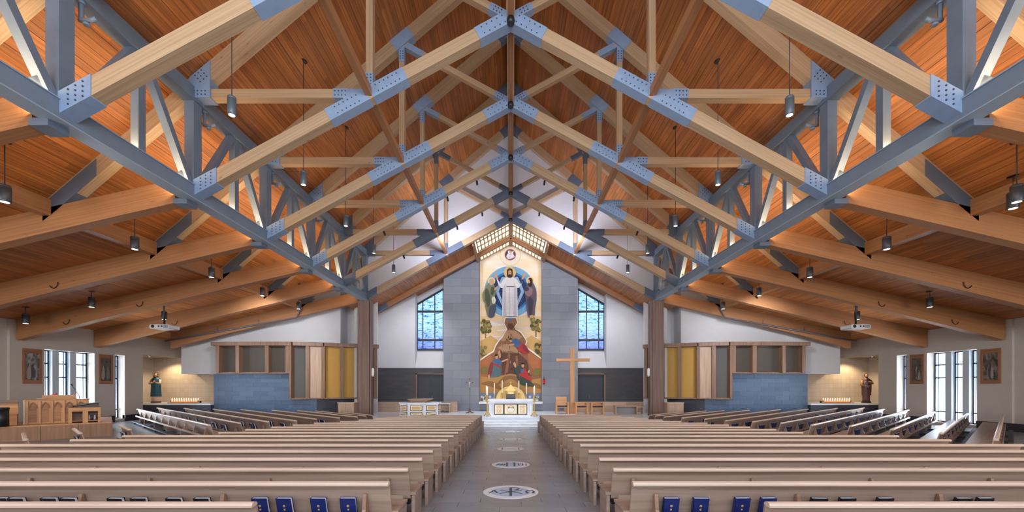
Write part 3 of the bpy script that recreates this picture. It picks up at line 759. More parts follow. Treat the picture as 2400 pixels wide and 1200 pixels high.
# ------------------------------------------------------------------ organ screens (curved in plan)
PATH = [(500, 26.25), (600, 26.05), (690, 26.1), (760, 26.55), (843, 27.4), (890, 27.95)]
def plan(px):
    for (a, da), (c, dc) in zip(PATH, PATH[1:]):
        if px <= c or c == 890:
            t = (px - a) / (c - a); d = da + (dc - da) * t
            return Vector((X(px, d), d, 0))
YEL = plain('yellow_cloth', srgb(196, 152, 76), .8, 0, .08, 30); YEL.node_tree
GRC = plain('grey_cloth', srgb(84, 77, 70), .9, 0, .06, 40)
GRB = plain('grey_cloth_b', srgb(98, 97, 96), .9, 0, .06, 40)
for s in (-1, 1):
    T = thing('organ_screen', 'curved wood and cloth organ screen ' + ('beside the teal-cloaked statue' if s < 0 else 'beside the brown-robed statue'), 'organ screen')
    def seg(name, pa, pb, z0, z1, f, bk, mat_, T=T, s=s):
        A, B = plan(pa), plan(pb); t = (B - A).normalized(); n = Vector((t.y, -t.x, 0))
        q = [A + n * f, B + n * f, B + n * bk, A + n * bk]
        b = MB(); b.prism([(-s * p.x, p.y, z0) for p in q], (0, 0, z1 - z0)); return b.build(name, mat_, T)
    zt, zc, zl, zr = EYE + 2.82, EYE + 2.58, EYE + .84, EYE - .8
    cut = [506, 560, 620, 690, 725, 760, 800, 843, 886]
    for a, c in zip(cut, cut[1:]): seg('cornice', a, c, zc, zt, .42, -.3, SCREEN)
    for a, c in ((512, 684),): seg('sill_rail', a, c, zl - .04, zl + .05, .22, -.3, SCREEN)
    for a, c in ((684, 725), (725, 760), (760, 800), (800, 843), (843, 884)): seg('sill_rail', a, c, zr - .04, zr + .05, .3, -.3, SCREEN)
    for a, c in ((514, 522), (560, 568), (627, 636), (675, 684)): seg('post', a, c, zl, zc, .3, -.1, SCREEN)
    for a, c in ((684, 689), (719, 728), (755, 763), (797, 805), (836, 842), (876, 883)): seg('post', a, c, zr, zc, .34, -.1, SCREEN)
    for a, c in ((522, 560), (568, 627), (636, 675)): seg('cloth_panel', a, c, zl, zc, -.06, -.12, GRC)
    seg('cloth_panel', 689, 719, zr, zc, -.06, -.12, GRB)
    for a, c in ((728, 741.5), (741.7, 755)): seg('wood_panel', a, c, zr, zc, .2, .14, OAKC)
    for a, c in ((763, 797), (805, 836)): seg('yellow_panel', a, c, zr, zc, .04, -.02, YEL)
    seg('wood_panel', 836, 876, zr, zc, -.05, -.1, COLW)
    seg('backing', 684, 884, zr, zc, -.26, -.3, COLW); seg('backing', 512, 684, zl, zc, -.26, -.3, COLW)
# tile walls below the screens; reflected window light painted in as blue
BT = [plain('blue_lit_tile_%d' % i, srgb(*c), .35, 0, .05, 4) for i, c in enumerate(((86, 105, 132), (81, 100, 127), (91, 110, 136)))]
for s in (-1, 1):
    b = MB(); mirror_box(b, s, 12.66, 19.4, 26.5, 26.95, -.2, EYE + .8)
    bw = struct(b.build('wall_slate_' + SIDE[s], plain('blue_lit_joint', srgb(70, 84, 104), .7)), 'low tiled wall under the organ screen, window light painted in as blue-grey')
    zz = -.15; r = 0; tm = {}
    while zz < EYE + .79:
        z1 = min(zz + .29, EYE + .8)
        x = 12.66 - (r % 2) * .45
        while x < 19.4:
            x0, x1 = max(x, 12.66), min(x + .92, 19.4)
            i = random.randrange(3); key = (round(x1 - x0, 3), round(z1 - zz, 3), i)
            if key not in tm:
                m = MB(); m.box(.003, x1 - x0 - .003, 0, .03, .003, z1 - zz - .003); tm[key] = m.mesh('tile', BT[i])
            link('tile', tm[key], bw, (x0 if s > 0 else -x1, 26.47, zz))
            x += .92
        zz = z1; r += 1
    b = MB(); b.prism([(s * 12.66, 26.5, -.5), (s * 10.7, 27.9, -.5), (s * 9.6, 27.95, -.5), (s * 9.6, 28.2, -.5), (s * 12.66, 28.2, -.5)], (0, 0, EYE - .75 + .5))
    struct(b.build('wall_return_' + SIDE[s], plain('charcoal_tile', srgb(66, 68, 78), .5, 0, .06, 3)), 'charcoal wall behind the column')
    # alcove ledge
    b = MB(); mirror_box(b, s, 19.42, 24.94, 26.25, 28.3, -.2, EYE - 1.22)
    struct(b.build('wall_ledge_' + SIDE[s], plain('ledge_front', srgb(58, 62, 76), .5, 0, .06, 3)), 'dark front of the statue ledge')
    b = MB(); mirror_box(b, s, 19.42, 24.94, 26.2, 28.3, EYE - 1.22, EYE - 1.12)
    struct(b.build('trim_%d' % (1 if s < 0 else 2), STONE), 'pale stone top of the statue ledge')
    # low sanctuary wall of wood panels
    T = thing('sanctuary_wall', 'low panelled wood wall around the sanctuary ' + ('behind the font' if s < 0 else 'behind the three chairs'), 'low wall')
    x = 3.76
    while x < 9.7:
        b = MB(); mirror_box(b, s, x + .004, min(x + .88, 9.75) - .004, 28.6, 28.68, CH, EYE - 1.16); b.build('panel', OAKC, T); x += .88
    b = MB(); mirror_box(b, s, 3.74, 9.77, 28.58, 28.78, EYE - 1.16, EYE - 1.1); b.build('cap', OAKC, T)
    b = MB(); mirror_box(b, s, 3.76, 9.75, 28.68, 28.76, CH, EYE - 1.16); b.build('backing', SCREEN, T)
    T = thing('side_cabinet', 'low pale wood cabinet beside the column ' + sidew[s], 'cabinet')
    f0 = fz(10, 25.4)
    b = MB(); mirror_box(b, s, 9.75, 10.75, 25.2, 25.75, f0, EYE - 1.06); b.build('body', OAKC, T)
    b = MB(); mirror_box(b, s, 9.72, 10.78, 25.17, 25.78, EYE - 1.06, EYE - 1.02); b.build('top', OAKL, T)
    for x0 in (9.79, 10.27): b = MB(); mirror_box(b, s, x0, x0 + .45, 25.18, 25.2, f0 + .06, EYE - 1.1); b.build('door', OAKC, T)
# ------------------------------------------------------------------ pews
PITCH = .95
pew_cache = {}
def pew_meshes(L, step, aisle_ext):
    key = (round(L, 2), step, aisle_ext)
    if key in pew_cache: return pew_cache[key]
    M = {}
    e0, e1 = aisle_ext                      # how far the seat runs past the back at either end
    b = MB(); b.frame_box((0, .0, .36), (L, 0, 0), (0, -.115, .45), (0, .026, .008)); M['back'] = b.mesh('back', OAK)
    b = MB()
    prof = [(-.175, .800), (-.178, .822), (-.165, .842), (-.135, .852), (-.105, .846), (-.085, .828), (-.085, .80)]
    b.prism([(0, y, z) for y, z in prof], (L, 0, 0))
    me = b.mesh('cap_rail', OAKL); M['cap_rail'] = me
    b = MB(); b.frame_box((-e0, -.01, .415), (L + e0 + e1, 0, 0), (0, .47, .02), (0, 0, .035)); M['seat'] = b.mesh('seat', OAK)
    b = MB(); b.prism([(0, -.02, 0), (0, .40, 0), (0, .45, .41), (0, -.02, .41)], (.05, 0, 0)); M['end_panel'] = b.mesh('end_panel', OAK)
    b = MB(); b.frame_box((.06, -.045, .39), (L - .12, 0, 0), (0, -.17, 0), (0, 0, .022)); b.frame_box((.06, -.215, .39), (L - .12, 0, 0), (0, .018, 0), (0, 0, .075))
    M['book_rack'] = b.mesh('book_rack', OAK)
    b = MB(); b.prism([(0, -.02, .37), (0, -.19, .37), (0, -.195, .42), (0, -.15, .5), (0, -.12, .69), (0, -.095, .69)], (.045, 0, 0)); M['divider'] = b.mesh('divider', OAKD)
    b = MB(); b.frame_box((.15, -.41, .13), (L - .3, 0, 0), (0, .13, 0), (0, 0, .05)); M['kneeler'] = b.mesh('kneeler', VINYL)
    b = MB(); b.box(0, .04, -.40, -.02, .03, .13); M['kneeler_arm'] = b.mesh('kneeler_arm', DARK)
    b = MB(); b.prism([(0, .02, 0), (0, .38, 0), (0, .40, .41), (0, .02, .41)], (.04, 0, 0)); M['leg_panel'] = b.mesh('leg_panel', OAK)
    pew_cache[key] = M
    return M
def make_pew(loc, rz, L, label, group, step=1.77, first=.3, ext=(.08, .08), flip=False):
    """local x along the pew, local y forward; dividers are set out from the aisle end"""
    M = pew_meshes(L, step, ext)
    T = thing('pew', label, 'pew', loc, rz, group)
    for n in ('back', 'cap_rail', 'seat', 'book_rack', 'kneeler'): link(n, M[n], T)
    for x in (-ext[0] + .01, L + ext[1] - .06): link('end_panel', M['end_panel'], T, (x, 0, 0))
    x = first
    k = 0
    while x < L - .1:
        xx = L - x - .05 if flip else x
        link('divider', M['divider'], T, (xx, 0, 0))
        if k % 2 == 1: link('leg_panel', M['leg_panel'], T, (xx, 0, 0)); link('kneeler_arm', M['kneeler_arm'], T, (xx, 0, 0))
        x += step; k += 1
    return T
num = ['first', 'second', 'third', 'fourth', 'fifth', 'sixth', 'seventh', 'eighth', 'ninth', 'tenth', 'eleventh', 'twelfth', 'thirteenth', 'fourteenth', 'fifteenth', 'sixteenth', 'seventeenth', 'eighteenth', 'nineteenth']
AIS = 1.51
outer = [11.3, 11.3, 11.3, 11.3, 11.15, 10.6, 10.25, 8.4, 8.25, 8.0, 7.8, 7.5, 6.9, 6.5, 6.1, 5.9, 5.5, 4.9]
sn = {-1: 'font side', 1: 'wooden cross side'}
ROW1 = {}
for r in range(0, 19):
    d = (4.3 + r) * PITCH
    a = AIS if r else 2.58
    o = outer[r - 1] if r else 11.3
    for s in (-1, 1):
        L = o - a
        y = d + .13; z = -.02 * y
        lab = 'long oak pew, %s row from the altar steps, %s of the aisle' % (num[18 - r], sn[s])
        if r == 0: lab = 'rearmost oak pew set back from the aisle, %s' % sn[s]
        P_ = make_pew((a if s > 0 else -o, y, z), 0, L, lab, 'pews either side of the centre aisle', first=.28, flip=(s < 0))
        if r == 1: ROW1[s] = (y, z)
# angled side blocks: near and far end of each cap rail, metres from the nave axis and from the door side
side_px = [((1500, 971), (1594, 962)), ((1532, 974), (1645, 962)), ((1569, 977), (1705, 962)), ((1610, 979), (1765, 961)), ((1652, 981), (1827, 959)),
           ((1702, 985), (1892, 958)), ((1761, 987), (1957, 956)), ((1827, 990), (2025, 955)), ((1905, 995), (2077, 958)), ((1990, 997), (2132, 960)),
           ((2090, 1005), (2195, 965)), ((2205, 1014), (2269, 968)), ((2330, 1041), (2349, 971))]
N41 = Vector((-math.sin(math.radians(41)), math.cos(math.radians(41)), 0))
sidepews = []
for i, ((ax, ay), (bx, by)) in enumerate(side_px):
    zf = -.15
    for it in range(8):                       # level each pew on the mean floor under its two ends
        K_ = 950 * (EYE - zf - .845); dn = K_ / (ay - 905); df = K_ / (by - 905)
        n = Vector((X(ax, dn), dn, 0)); f = Vector((X(bx, df), df, 0))
        zf = (fz(n.x, n.y) + fz(f.x, f.y)) / 2
    sidepews.append((n, f, zf))
BOOKSPOTS = []
for i, (n_, f_, zf) in enumerate(sidepews):
    # even rows: mean distance of each row from the block's corner, and a slight fan
    VT = (11.3, 10.25, 9.25, 8.3, 7.35, 6.4, 5.5, 4.55, 3.55, 2.55, 1.5, .45, -.5)[i]
    L = (f_ - n_).length; mid = (n_ + f_) / 2
    mid = mid + N41 * (VT - mid.dot(N41))
    TH = math.radians(43.3 - .36 * i); U = Vector((math.cos(TH), math.sin(TH), 0)); NV = Vector((-U.y, U.x, 0))
    n_ = mid - U * L / 2
    if i == 12: n_ = n_ + U * 1.4; L -= 1.4
    if i == 0: L = min(L, 3.3)
    while (n_ + U * L).x > 22.0 or (n_ + U * L).y > 25.2: L -= .05     # keep clear of the window wall and the ledge
    base = n_ + NV * .13
    lab = 'angled side pew by the brown-robed statue wall, %s back from the sanctuary' % num[i]
    make_pew((base.x, base.y, zf), TH, L, lab, 'angled side pews', step=1.45, first=.5, ext=(.05, .05))
    BOOKSPOTS.append((base.copy(), TH, L, i, 1, zf))
    # mirrored block on the organ side; its last rows are short ones in front of the platform
    if i <= 8: La = L; st = 0
    elif i <= 11: La = 1.9; st = 0
    elif i == 12: La = 2.0; st = 0
    if i == 9: continue
    far = base + U * La
    make_pew((-far.x, far.y, zf), -TH, La,
             ('angled side pew by the teal-cloaked statue wall, %s back from the sanctuary' % num[i]) if i <= 8 else 'short angled pew in front of the music platform, %s of three from the sanctuary' % num[i - 10],
             'angled side pews', step=1.45 if La > 3 else .8, first=.5 if La > 3 else .4, ext=(.05, .05), flip=True)
    BOOKSPOTS.append((Vector((-far.x, far.y, 0)), -TH, La, i, -1, zf))
# ------------------------------------------------------------------ hymnals
def book_mesh(cover):
    c = MB(); w_, h_, t_ = .19, .25, .045
    c.box(0, w_, -t_, -t_ + .006, 0, h_); c.box(0, w_, -.006, 0, 0, h_); c.box(0, .006, -t_, 0, 0, h_)
    p = MB(); p.box(.006, w_ - .007, -t_ + .006, -.006, .005, h_ - .006)
    return c.mesh('cover', cover), p.mesh('pages', PAGE)
BN, BB = book_mesh(NAVY), book_mesh(BLK)
GOLDP = plain('gold_print', srgb(206, 176, 96), .4, .3)
def book(me, loc, rz, lean, label, group, emblem=False):
    T = thing('hymnal', label, 'book', loc, rz, group)
    T.rotation_euler = (lean, 0, rz)
    link('cover', me[0], T); link('pages', me[1], T)
    if emblem:
        m = MB()
        for z, r in ((.15, .016), (.10, .013)):
            m.prism([(.095 + r * math.cos(q * PI / 4), -.0455, z + r * math.sin(q * PI / 4)) for q in range(8)], (0, -.002, 0))
        m.build('cover_emblem', GOLDP, T)
LEAN = math.atan2(.115, .45)
# last full row, books as they stand
for s, pxs, kind in ((-1, (619, 676, 755, 822), 'n'), (-1, (18, 60, 135, 181, 289, 341, 423, 487), 'b'), (1, (1567, 1635, 1730, 1790), 'n'), (1, (1907, 1972, 2059, 2239, 2289), 'b')):
    y, z = ROW1[s]
    for px in pxs:
        x = X(px, y - .05) - .095
        if kind == 'n': book(BN, (x, y - .06, z + .414), random.uniform(-.04, .04), LEAN, 'navy hymnal with gold emblem, rack of the second pew from the rear, ' + sn[s], 'navy hymnals behind the row before last', True)
        else: book(BB, (x, y - .06, z + .414), random.uniform(-.05, .05), LEAN, 'black hymnal with silver page edge, second pew from the rear, ' + sn[s], 'black hymnals behind the row before last')
random.seed(21)
for base, th, L, i, sd, zf in BOOKSPOTS:
    if i in (0, 12) or (sd < 0 and i == 8): continue
    u = Vector((math.cos(th), math.sin(th), 0)); nv = Vector((-u.y, u.x, 0))
    if sd > 0: n = {1: 4, 2: 6, 3: 7, 4: 8, 5: 24, 6: 27, 7: 30, 8: 32, 9: 30, 10: 24, 11: 18}[i]
    else: n = {1: 4, 2: 5, 3: 6, 4: 7, 5: 8, 6: 10, 7: 12, 10: 3, 11: 3}.get(i, 0)
    spots = []
    bay = 1.45
    nb = max(1, int(L / bay))
    for q in range(n):
        k = (q * 7 + i) % nb if sd > 0 else nb - 1 - (q % max(1, nb // 2))
        spots.append(k)
    cnt = {}
    off0 = .57 if sd > 0 else .25
    for k in spots:
        j = cnt.get(k, 0); cnt[k] = j + 1
        if j > 4 + (sd > 0): continue
        x = off0 + k * bay + .04 + j * .205 + random.uniform(0, .015)
        if x > L - .3: continue
        p = base + u * x - nv * .055
        # the racks follow the same floor as their pew
        navy = random.random() < .75
        where = ('the %s angled pew, brown-robed statue side' % num[i]) if sd > 0 else ('the %s angled pew, teal-cloaked statue side' % num[i]) if i < 9 else 'a short pew by the music platform'
        book(BN if navy else BB, (p.x, p.y, zf + .414), th + random.uniform(-.06, .06), LEAN,
             ('navy' if navy else 'black') + ' hymnal in the rack of ' + where, 'hymnals in ' + where)
# ------------------------------------------------------------------ altar
INK = plain('black_inlay', srgb(22, 24, 30), .35)
IVORY = plain('ivory_panel', srgb(238, 222, 192), .5, 0, .05, 14)
TAN = plain('tan_carving', srgb(214, 176, 124), .55, 0, .1, 30)
ay = 24.6; T = thing('altar', 'white marble altar with three framed ivory front panels', 'altar', (0, 0, 0))
b = MB(); b.box(-1.2, 1.2, ay + .12, ay + 1.05, CH, CH + .86); b.build('body', STONE, T)
for s in (-1, 1):
    b = MB(); mirror_box(b, s, 1.16, 1.34, ay + .04, ay + .3, CH, CH + .86); b.build('pilaster', STONE, T)
b = MB(); b.box(-1.34, 1.34, ay + .02, ay + 1.12, CH + .8, CH + .93); b.box(-1.4, 1.4, ay - .03, ay + 1.17, CH + .93, CH + 1.03); b.build('altar_top', STONE, T)
b = MB(); b.box(-1.36, 1.36, ay + .0, ay + 1.15, CH, CH + .07); b.build('plinth', STONE, T)
b = MB(); b.box(-1.0, 1.0, ay + .07, ay + .13, CH + .1, CH + .75); b.build('panel_frame', INK, T)
for x0, x1 in ((-.96, -.46), (-.37, .37), (.46, .96)):
    b = MB(); b.box(x0, x1, ay + .045, ay + .08, CH + .14, CH + .71); fp = b.build('front_panel', IVORY, T)
    cx = (x0 + x1) / 2; zc_ = CH + .425
    c = MB()
    if x1 - x0 > .6:
        ring = MB()
        for q in range(28):
            a0, a1 = q * 2 * PI / 28, (q + 1) * 2 * PI / 28
            c.prism([(cx + r_ * math.cos(a), ay + .04, zc_ + r_ * math.sin(a)) for r_, a in ((.24, a0), (.24, a1), (.215, a1), (.215, a0))], (0, -.012, 0))
        c.build('carved_ring', TAN, fp)
        c = MB(); lamb = smooth_closed([(-.15, -.06), (-.12, .02), (-.02, .04), (.06, .03), (.1, .1), (.15, .1), (.14, .04), (.12, -.02), (.11, -.14), (.07, -.14), (.06, -.07), (-.06, -.07), (-.08, -.14), (-.12, -.14)], 3)
        c.prism([(cx + x, ay + .042, zc_ + z) for x, z in lamb], (0, -.02, 0)); c.build('carved_lamb', STONE, fp)
        c = MB()
        for k in range(5): c.box(cx - .17 + k * .08, cx - .12 + k * .08, ay + .03, ay + .045, zc_ + .06 + .02 * (k % 2), zc_ + .12 + .02 * (k % 2))
        c.build('carved_flag', INK, fp)
    else:
        for k in range(4):
            for j in range(5):
                if k in (0, 3) or j in (0, 4) or (k + j) % 2: c.box(cx - .14 + k * .075, cx - .14 + k * .075 + .05, ay + .03, ay + .046, zc_ - .2 + j * .085, zc_ - .2 + j * .085 + .06)
        c.build('carved_fret', TAN, fp)
T = thing('missal_stand', 'black slanted missal stand on the altar', 'book stand', (0, ay + .35, CH + 1.03))
b = MB(); b.frame_box((-.29, 0, .06), (.58, 0, 0), (0, .16, .26), (0, .03, -.02)); b.build('rest', INK, T)
b = MB(); b.box(-.29, .29, -.05, .02, 0, .07); b.build('lip', INK, T)
b = MB(); b.prism([(-.2, .05, 0), (-.2, .28, 0), (-.2, .18, .3)], (.4, 0, 0)); b.build('back_leg', INK, T)
# floor candlesticks either side of the altar
def candlestick(name, label, loc, h, hc, r, group=None, big=True):
    T = thing(name, label, 'candlestick', loc, 0, group)
    b = MB()
    if big:
        for q in range(3):
            a = q * 2 * PI / 3 + PI / 6
            b.tube([(.22 * math.cos(a), .22 * math.sin(a), .02), (.12 * math.cos(a), .12 * math.sin(a), .16), (.03 * math.cos(a), .03 * math.sin(a), .3)], [.035, .03, .03], 6)
        b.lathe([(.05, .2), (.08, .28), (.04, .34)], (0, 0, 0), 10)
    else: b.lathe([(.09, 0), (.08, .03), (.03, .08)], (0, 0, 0), 10)
    b.build('base', GOLD, T)
    z0 = .3 if big else .08
    b = MB(); n = 6; prof = [(r * .55, z0)]
    for i in range(n):
        z = z0 + (h - z0) * (i + .5) / n; prof += [(r * .6, z - .03), (r * 1.05, z), (r * .6, z + .03)]
    prof += [(r * .6, h - .05), (r * 1.9, h), (r * 1.7, h + .02)]
    b.lathe(prof, (0, 0, 0), 10); b.build('stem', GOLD, T)
    b = MB(); b.lathe([(r * .75, h + .02), (r * .75, h + hc), (r * .3, h + hc + .01)], (0, 0, 0), 8); b.build('candle', WAX, T)
    return T
for s in (-1, 1):
    candlestick('floor_candlestick', 'tall brass floor candlestick beside the altar on the ' + sn[s], (s * 1.42, ay - .1, CH), 1.28, .52, .055)
for px, py, bs in ((1140, 903, 1), (1159, 897, 1), (1177, 891, 1), (1216, 891, 1), (1234, 897, 1), (1253, 903, 1)):
    d = 30.2; zt = Z(py, d); z0 = EYE - 1.14
    i = (1140, 1159, 1177, 1216, 1234, 1253).index(px)
    candlestick('altar_candlestick', 'slender candlestick on the mural ledge, %s one %s from the gold tower, %s' % ('shortest' if i in (0, 5) else 'middle' if i in (1, 4) else 'tallest', ('third', 'second', 'first', 'first', 'second', 'third')[i], sn[-1 if i < 3 else 1]), (X(px, d), d, z0), (zt - z0) * .38, (zt - z0) * .6, .05, None, False)
# tabernacle
T = thing('tabernacle', 'golden tabernacle tower with pointed roof behind the altar', 'tabernacle', (0, 30.1, EYE - 1.14))
b = MB(); b.box(-.34, .34, -.28, .28, 0, .1); b.box(-.28, .28, -.24, .24, .1, .18); b.build('base', GOLD, T)
b = MB(); b.box(-.24, .24, -.2, .2, .18, .78); b.build('body', GOLD, T)
b = MB(); b.box(-.15, .15, -.22, -.2, .22, .72); dr = b.build('door', GILT, T)
m = MB(); m.lathe([(.06, -.012), (.09, 0), (.06, .012)], (0, 0, 0), 12); o_ = m.build('door_boss', INK, dr, loc=(0, -.225, .48)); o_.rotation_euler = (PI / 2, 0, 0)
for s in (-1, 1):
    b = MB(); b.lathe([(.05, .18), (.03, .24), (.03, .7), (.05, .78)], (s * .26, -.2, 0), 8); b.build('colonnette', GOLD, T)
b = MB(); b.prism([(-.4, -.26, .78), (.4, -.26, .78), (0, -.26, 1.28)], (0, .5, 0)); b.build('roof', GILT, T)
b = MB(); b.box(-.015, .015, -.02, .02, 1.26, 1.5); b.box(-.07, .07, -.02, .02, 1.38, 1.42); b.build('finial_cross', GOLD, T)
# golden reredos arch
T = thing('reredos', 'half-round golden reredos with niches behind the tabernacle', 'reredos', (0, 30.62, EYE - 1.14))
R = 1.16
pts = [(R * math.cos(a), 0, R * math.sin(a) * .98) for a in [PI * i / 24 for i in range(25)]]
b = MB(); b.prism(pts, (0, .1, 0)); b.build('arch_panel', GILT, T)
for i in range(5):
    a = (i - 2) * .36
    x = math.sin(a) * 1.0
    hh = math.sqrt(max(.05, R * R - (abs(x) + .2) ** 2)) * .86
    if abs(x) < .1: continue
    m = MB(); m.prism([(x - .14, -.02, .08), (x + .14, -.02, .08), (x + .14, -.02, hh - .16), (x, -.02, hh), (x - .14, -.02, hh - .16)], (0, .03, 0)); m.build('niche', plain('niche_gold', srgb(226, 186, 120), .5, .2), T)
m = MB()
for i in range(24):
    a0, a1 = PI * i / 24, PI * (i + 1) / 24
    m.prism([(r_ * math.cos(a), -.03, r_ * math.sin(a) * .98) for r_, a in ((R, a0), (R, a1), (R - .06, a1), (R - .06, a0))], (0, .04, 0))
m.build('arch_rim', GOLD, T)
# flowers and cloth on the ledge
random.seed(5)
LEAFM = plain('leaf_green', srgb(96, 116, 84), .6, 0, .2, 20); PETAL = plain('white_petal', srgb(240, 240, 244), .6)
for s in (-1, 1):
    T = thing('flower_arrangement', 'low white flower arrangement on the mural ledge, ' + sn[s], 'flowers', (s * 1.92, 30.4, EYE - 1.14))
    b = MB(); b.lathe([(.12, 0), (.16, .06), (.15, .14)], (0, 0, 0), 10); b.build('bowl', STONE, T)
    b = MB()
    for q in range(26):
        a = random.uniform(0, 2 * PI); r = random.uniform(.05, .34); z = .14 + random.uniform(.02, .24)
        p = Vector((r * math.cos(a), r * math.sin(a) * .6, z)); t = Vector((math.cos(a), math.sin(a) * .6, .5)).normalized()
        u = t.cross(Vector((0, 0, 1))).normalized() * .035
        b.poly([p - t * .08, p + u, p + t * .1, p - u])
    o_ = b.build('foliage', LEAFM, T); o_['kind'] = 'stuff'
    for q in range(9):
        a = random.uniform(0, 2 * PI); r = random.uniform(.05, .3)
        m = MB(); m.ball((r * math.cos(a), r * math.sin(a) * .5 - .05, .2 + random.uniform(0, .2)), .05, .05, .04, 8, 5); m.build('blossom', PETAL, T)
# hanging sanctuary lamp
T = thing('sanctuary_lamp', 'red glass sanctuary lamp on the grey wall beside the mural', 'lamp', (X(1275, 29.9), 29.85, Z(893, 29.9)))
b = MB(); b.lathe([(.05, -.16), (.09, -.1), (.1, .08), (.08, .1)], (0, 0, 0), 12); b.build('glass_cup', plain('red_glass', srgb(176, 20, 30), .2, emit=srgb(200, 20, 24), es=.5), T)
b = MB(); b.lathe([(.03, -.26), (.06, -.2), (.06, -.16)], (0, 0, 0), 10); b.lathe([(.08, .1), (.03, .16), (.01, .2)], (0, 0, 0), 10); b.build('holder', DARK, T)
b = MB(); b.tube([(0, 0, .18), (0, .04, .3), (0, .16, .34)], .012, 6); b.build('bracket', DARK, T)
# processional crucifix
px = X(1101, 27.5)
T = thing('processional_cross', 'slender metal processional crucifix on a round stand', 'cross', (px, 27.5, CH))
b = MB(); b.lathe([(.3, 0), (.3, .03), (.1, .08), (.05, .3)], (0, 0, 0), 16); b.build('foot', plain('bronze', srgb(110, 92, 78), .4, .5), T)
zt = Z(888, 27.5) - CH
b = MB(); b.tube([(0, 0, .1), (0, 0, zt - .6)], .025, 8); b.lathe([(.025, zt - .75), (.06, zt - .7), (.025, zt - .62)], (0, 0, 0), 8); b.build('staff', plain('staff_metal', srgb(126, 118, 122), .35, .5), T)
b = MB(); b.box(-.03, .03, -.02, .02, zt - .62, zt); b.box(-.2, .2, -.02, .02, zt - .28, zt - .21)
for x, z in ((-.2, zt - .245), (.2, zt - .245), (0, zt)): b.ball((x, 0, z), .045, .03, .045, 8, 5)
b.build('crucifix', plain('bronze', srgb(110, 92, 78), .4, .5), T)
b = MB(); b.tube([(-.15, -.04, zt - .21), (-.05, -.045, zt - .26), (0, -.05, zt - .25), (.05, -.045, zt - .26), (.15, -.04, zt - .21)], [.01, .014, .03, .014, .01], 6)
b.tube([(0, -.05, zt - .25), (0, -.05, zt - .4), (.01, -.06, zt - .5), (0, -.045, zt - .6)], [.03, .025, .022, .01], 6); b.ball((0, -.06, zt - .19), .022, .022, .03, 8, 6)
b.build('corpus', plain('silver_figure', srgb(190, 186, 184), .35, .4), T)
# baptismal font
fd = 24.3; fx = X(978, fd)
T = thing('baptismal_font', 'white octagonal font with framed gold panels and wooden dish lid', 'font', (fx, fd + .9, CH))
R8 = 1.3
b = MB(); b.lathe([(R8, 0), (R8, .06), (R8 - .05, .08), (R8 - .05, .74), (R8 + .02, .76), (R8 + .02, .84)], (0, 0, 0), 8, smooth=False, rot=PI / 8); b.build('basin', STONE, T)
ap = (R8 - .05) * math.cos(PI / 8)
for q in range(8):
    a = -PI / 2 + (q - 3) * PI / 4
    n = Vector((math.cos(a), math.sin(a), 0)); t = Vector((-n.y, n.x, 0))
    for z0, z1, mt in ((.36, .68, None), (.1, .28, None)):
        m = MB(); m.frame_box(n * (ap - .01) - t * .36 + Vector((0, 0, z0)), t * .72, Vector((0, 0, z1 - z0)), n * .025); fr = m.build('panel_frame', INK, T)
        m = MB(); m.frame_box(n * (ap) - t * .325 + Vector((0, 0, z0 + .03)), t * .65, Vector((0, 0, z1 - z0 - .06)), n * .024); m.build('gold_panel', IVORY, fr)
        m = MB(); m.frame_box(n * (ap) - t * .25 + Vector((0, 0, z0 + .07)), t * .5, Vector((0, 0, z1 - z0 - .14)), n * .03); m.build('mosaic', TAN, fr)
b = MB(); b.lathe([(.5, .84), (.6, .87), (.95, 1.02), (.97, 1.04), (.9, 1.02), (.5, .95)], (0, 0, 0), 4, smooth=False, rot=PI / 4); b.build('dish_lid', OAKC, T)
# credence shelf by the font
T = thing('credence_table', 'small wooden credence table with a white top behind the font', 'table', (X(1041, 28.2), 28.2, CH))
b = MB(); b.box(-.45, .45, -.3, .3, .58, .64); b.build('top', STONE, T)
for x in (-.42, .37): b = MB(); b.box(x, x + .05, -.28, .28, 0, .58); b.build('side_panel', OAKC, T)
b = MB(); b.box(-.4, .4, .2, .24, .05, .58); b.build('back_panel', OAKC, T)
# tall wooden cross
cd_ = 27.0; cx = X(1341, cd_)
T = thing('wooden_cross', 'tall plain timber cross standing beside the sanctuary chairs', 'cross', (cx, cd_, CH))
cz0 = Z(817, cd_) - CH
b = MB(); b.box(-.14, .14, -.1, .1, 0, cz0); b.build('upright', OAKO, T)
b = MB(); b.box(-1.06, 1.16, -.11, .09, cz0 - .86, cz0 - .66); b.build('crossbar', OAKO, T)
b = MB(); b.box(-.2, .2, -.16, .16, 0, .08); b.build('foot', OAKO, T)
# sanctuary chairs
def chair(px, d, w_, hb, hs, label):
    T = thing('sanctuary_chair', label, 'chair', (X(px, d), d, CH))
    b = MB(); b.box(-w_ / 2 + .06, w_ / 2 - .06, -.22, .26, hs - .1, hs - .04); b.build('seat', OAKO, T)
    b = MB(); b.box(-w_ / 2 + .07, w_ / 2 - .07, -.24, .24, hs - .04, hs + .03); b.build('cushion', plain('navy_cushion', srgb(28, 36, 66), .7), T)
    b = MB(); b.frame_box((-w_ / 2 + .07, .24, hs), (w_ - .14, 0, 0), (0, .06, hb - hs), (0, .04, 0)); b.build('backrest', OAKO, T)
    for s in (-1, 1):
        for y in (-.22, .22):
            b = MB(); mirror_box(b, s, w_ / 2 - .09, w_ / 2, y - .04, y + .04, 0, hs + .18); b.build('leg', OAKO, T)
        b = MB(); mirror_box(b, s, w_ / 2 - .1, w_ / 2 + .01, -.28, .28, hs + .18, hs + .24); b.build('armrest', OAKO, T)
    b = MB(); b.box(-w_ / 2 + .08, w_ / 2 - .08, .18, .24, .1, .16); b.build('stretcher', OAKO, T)
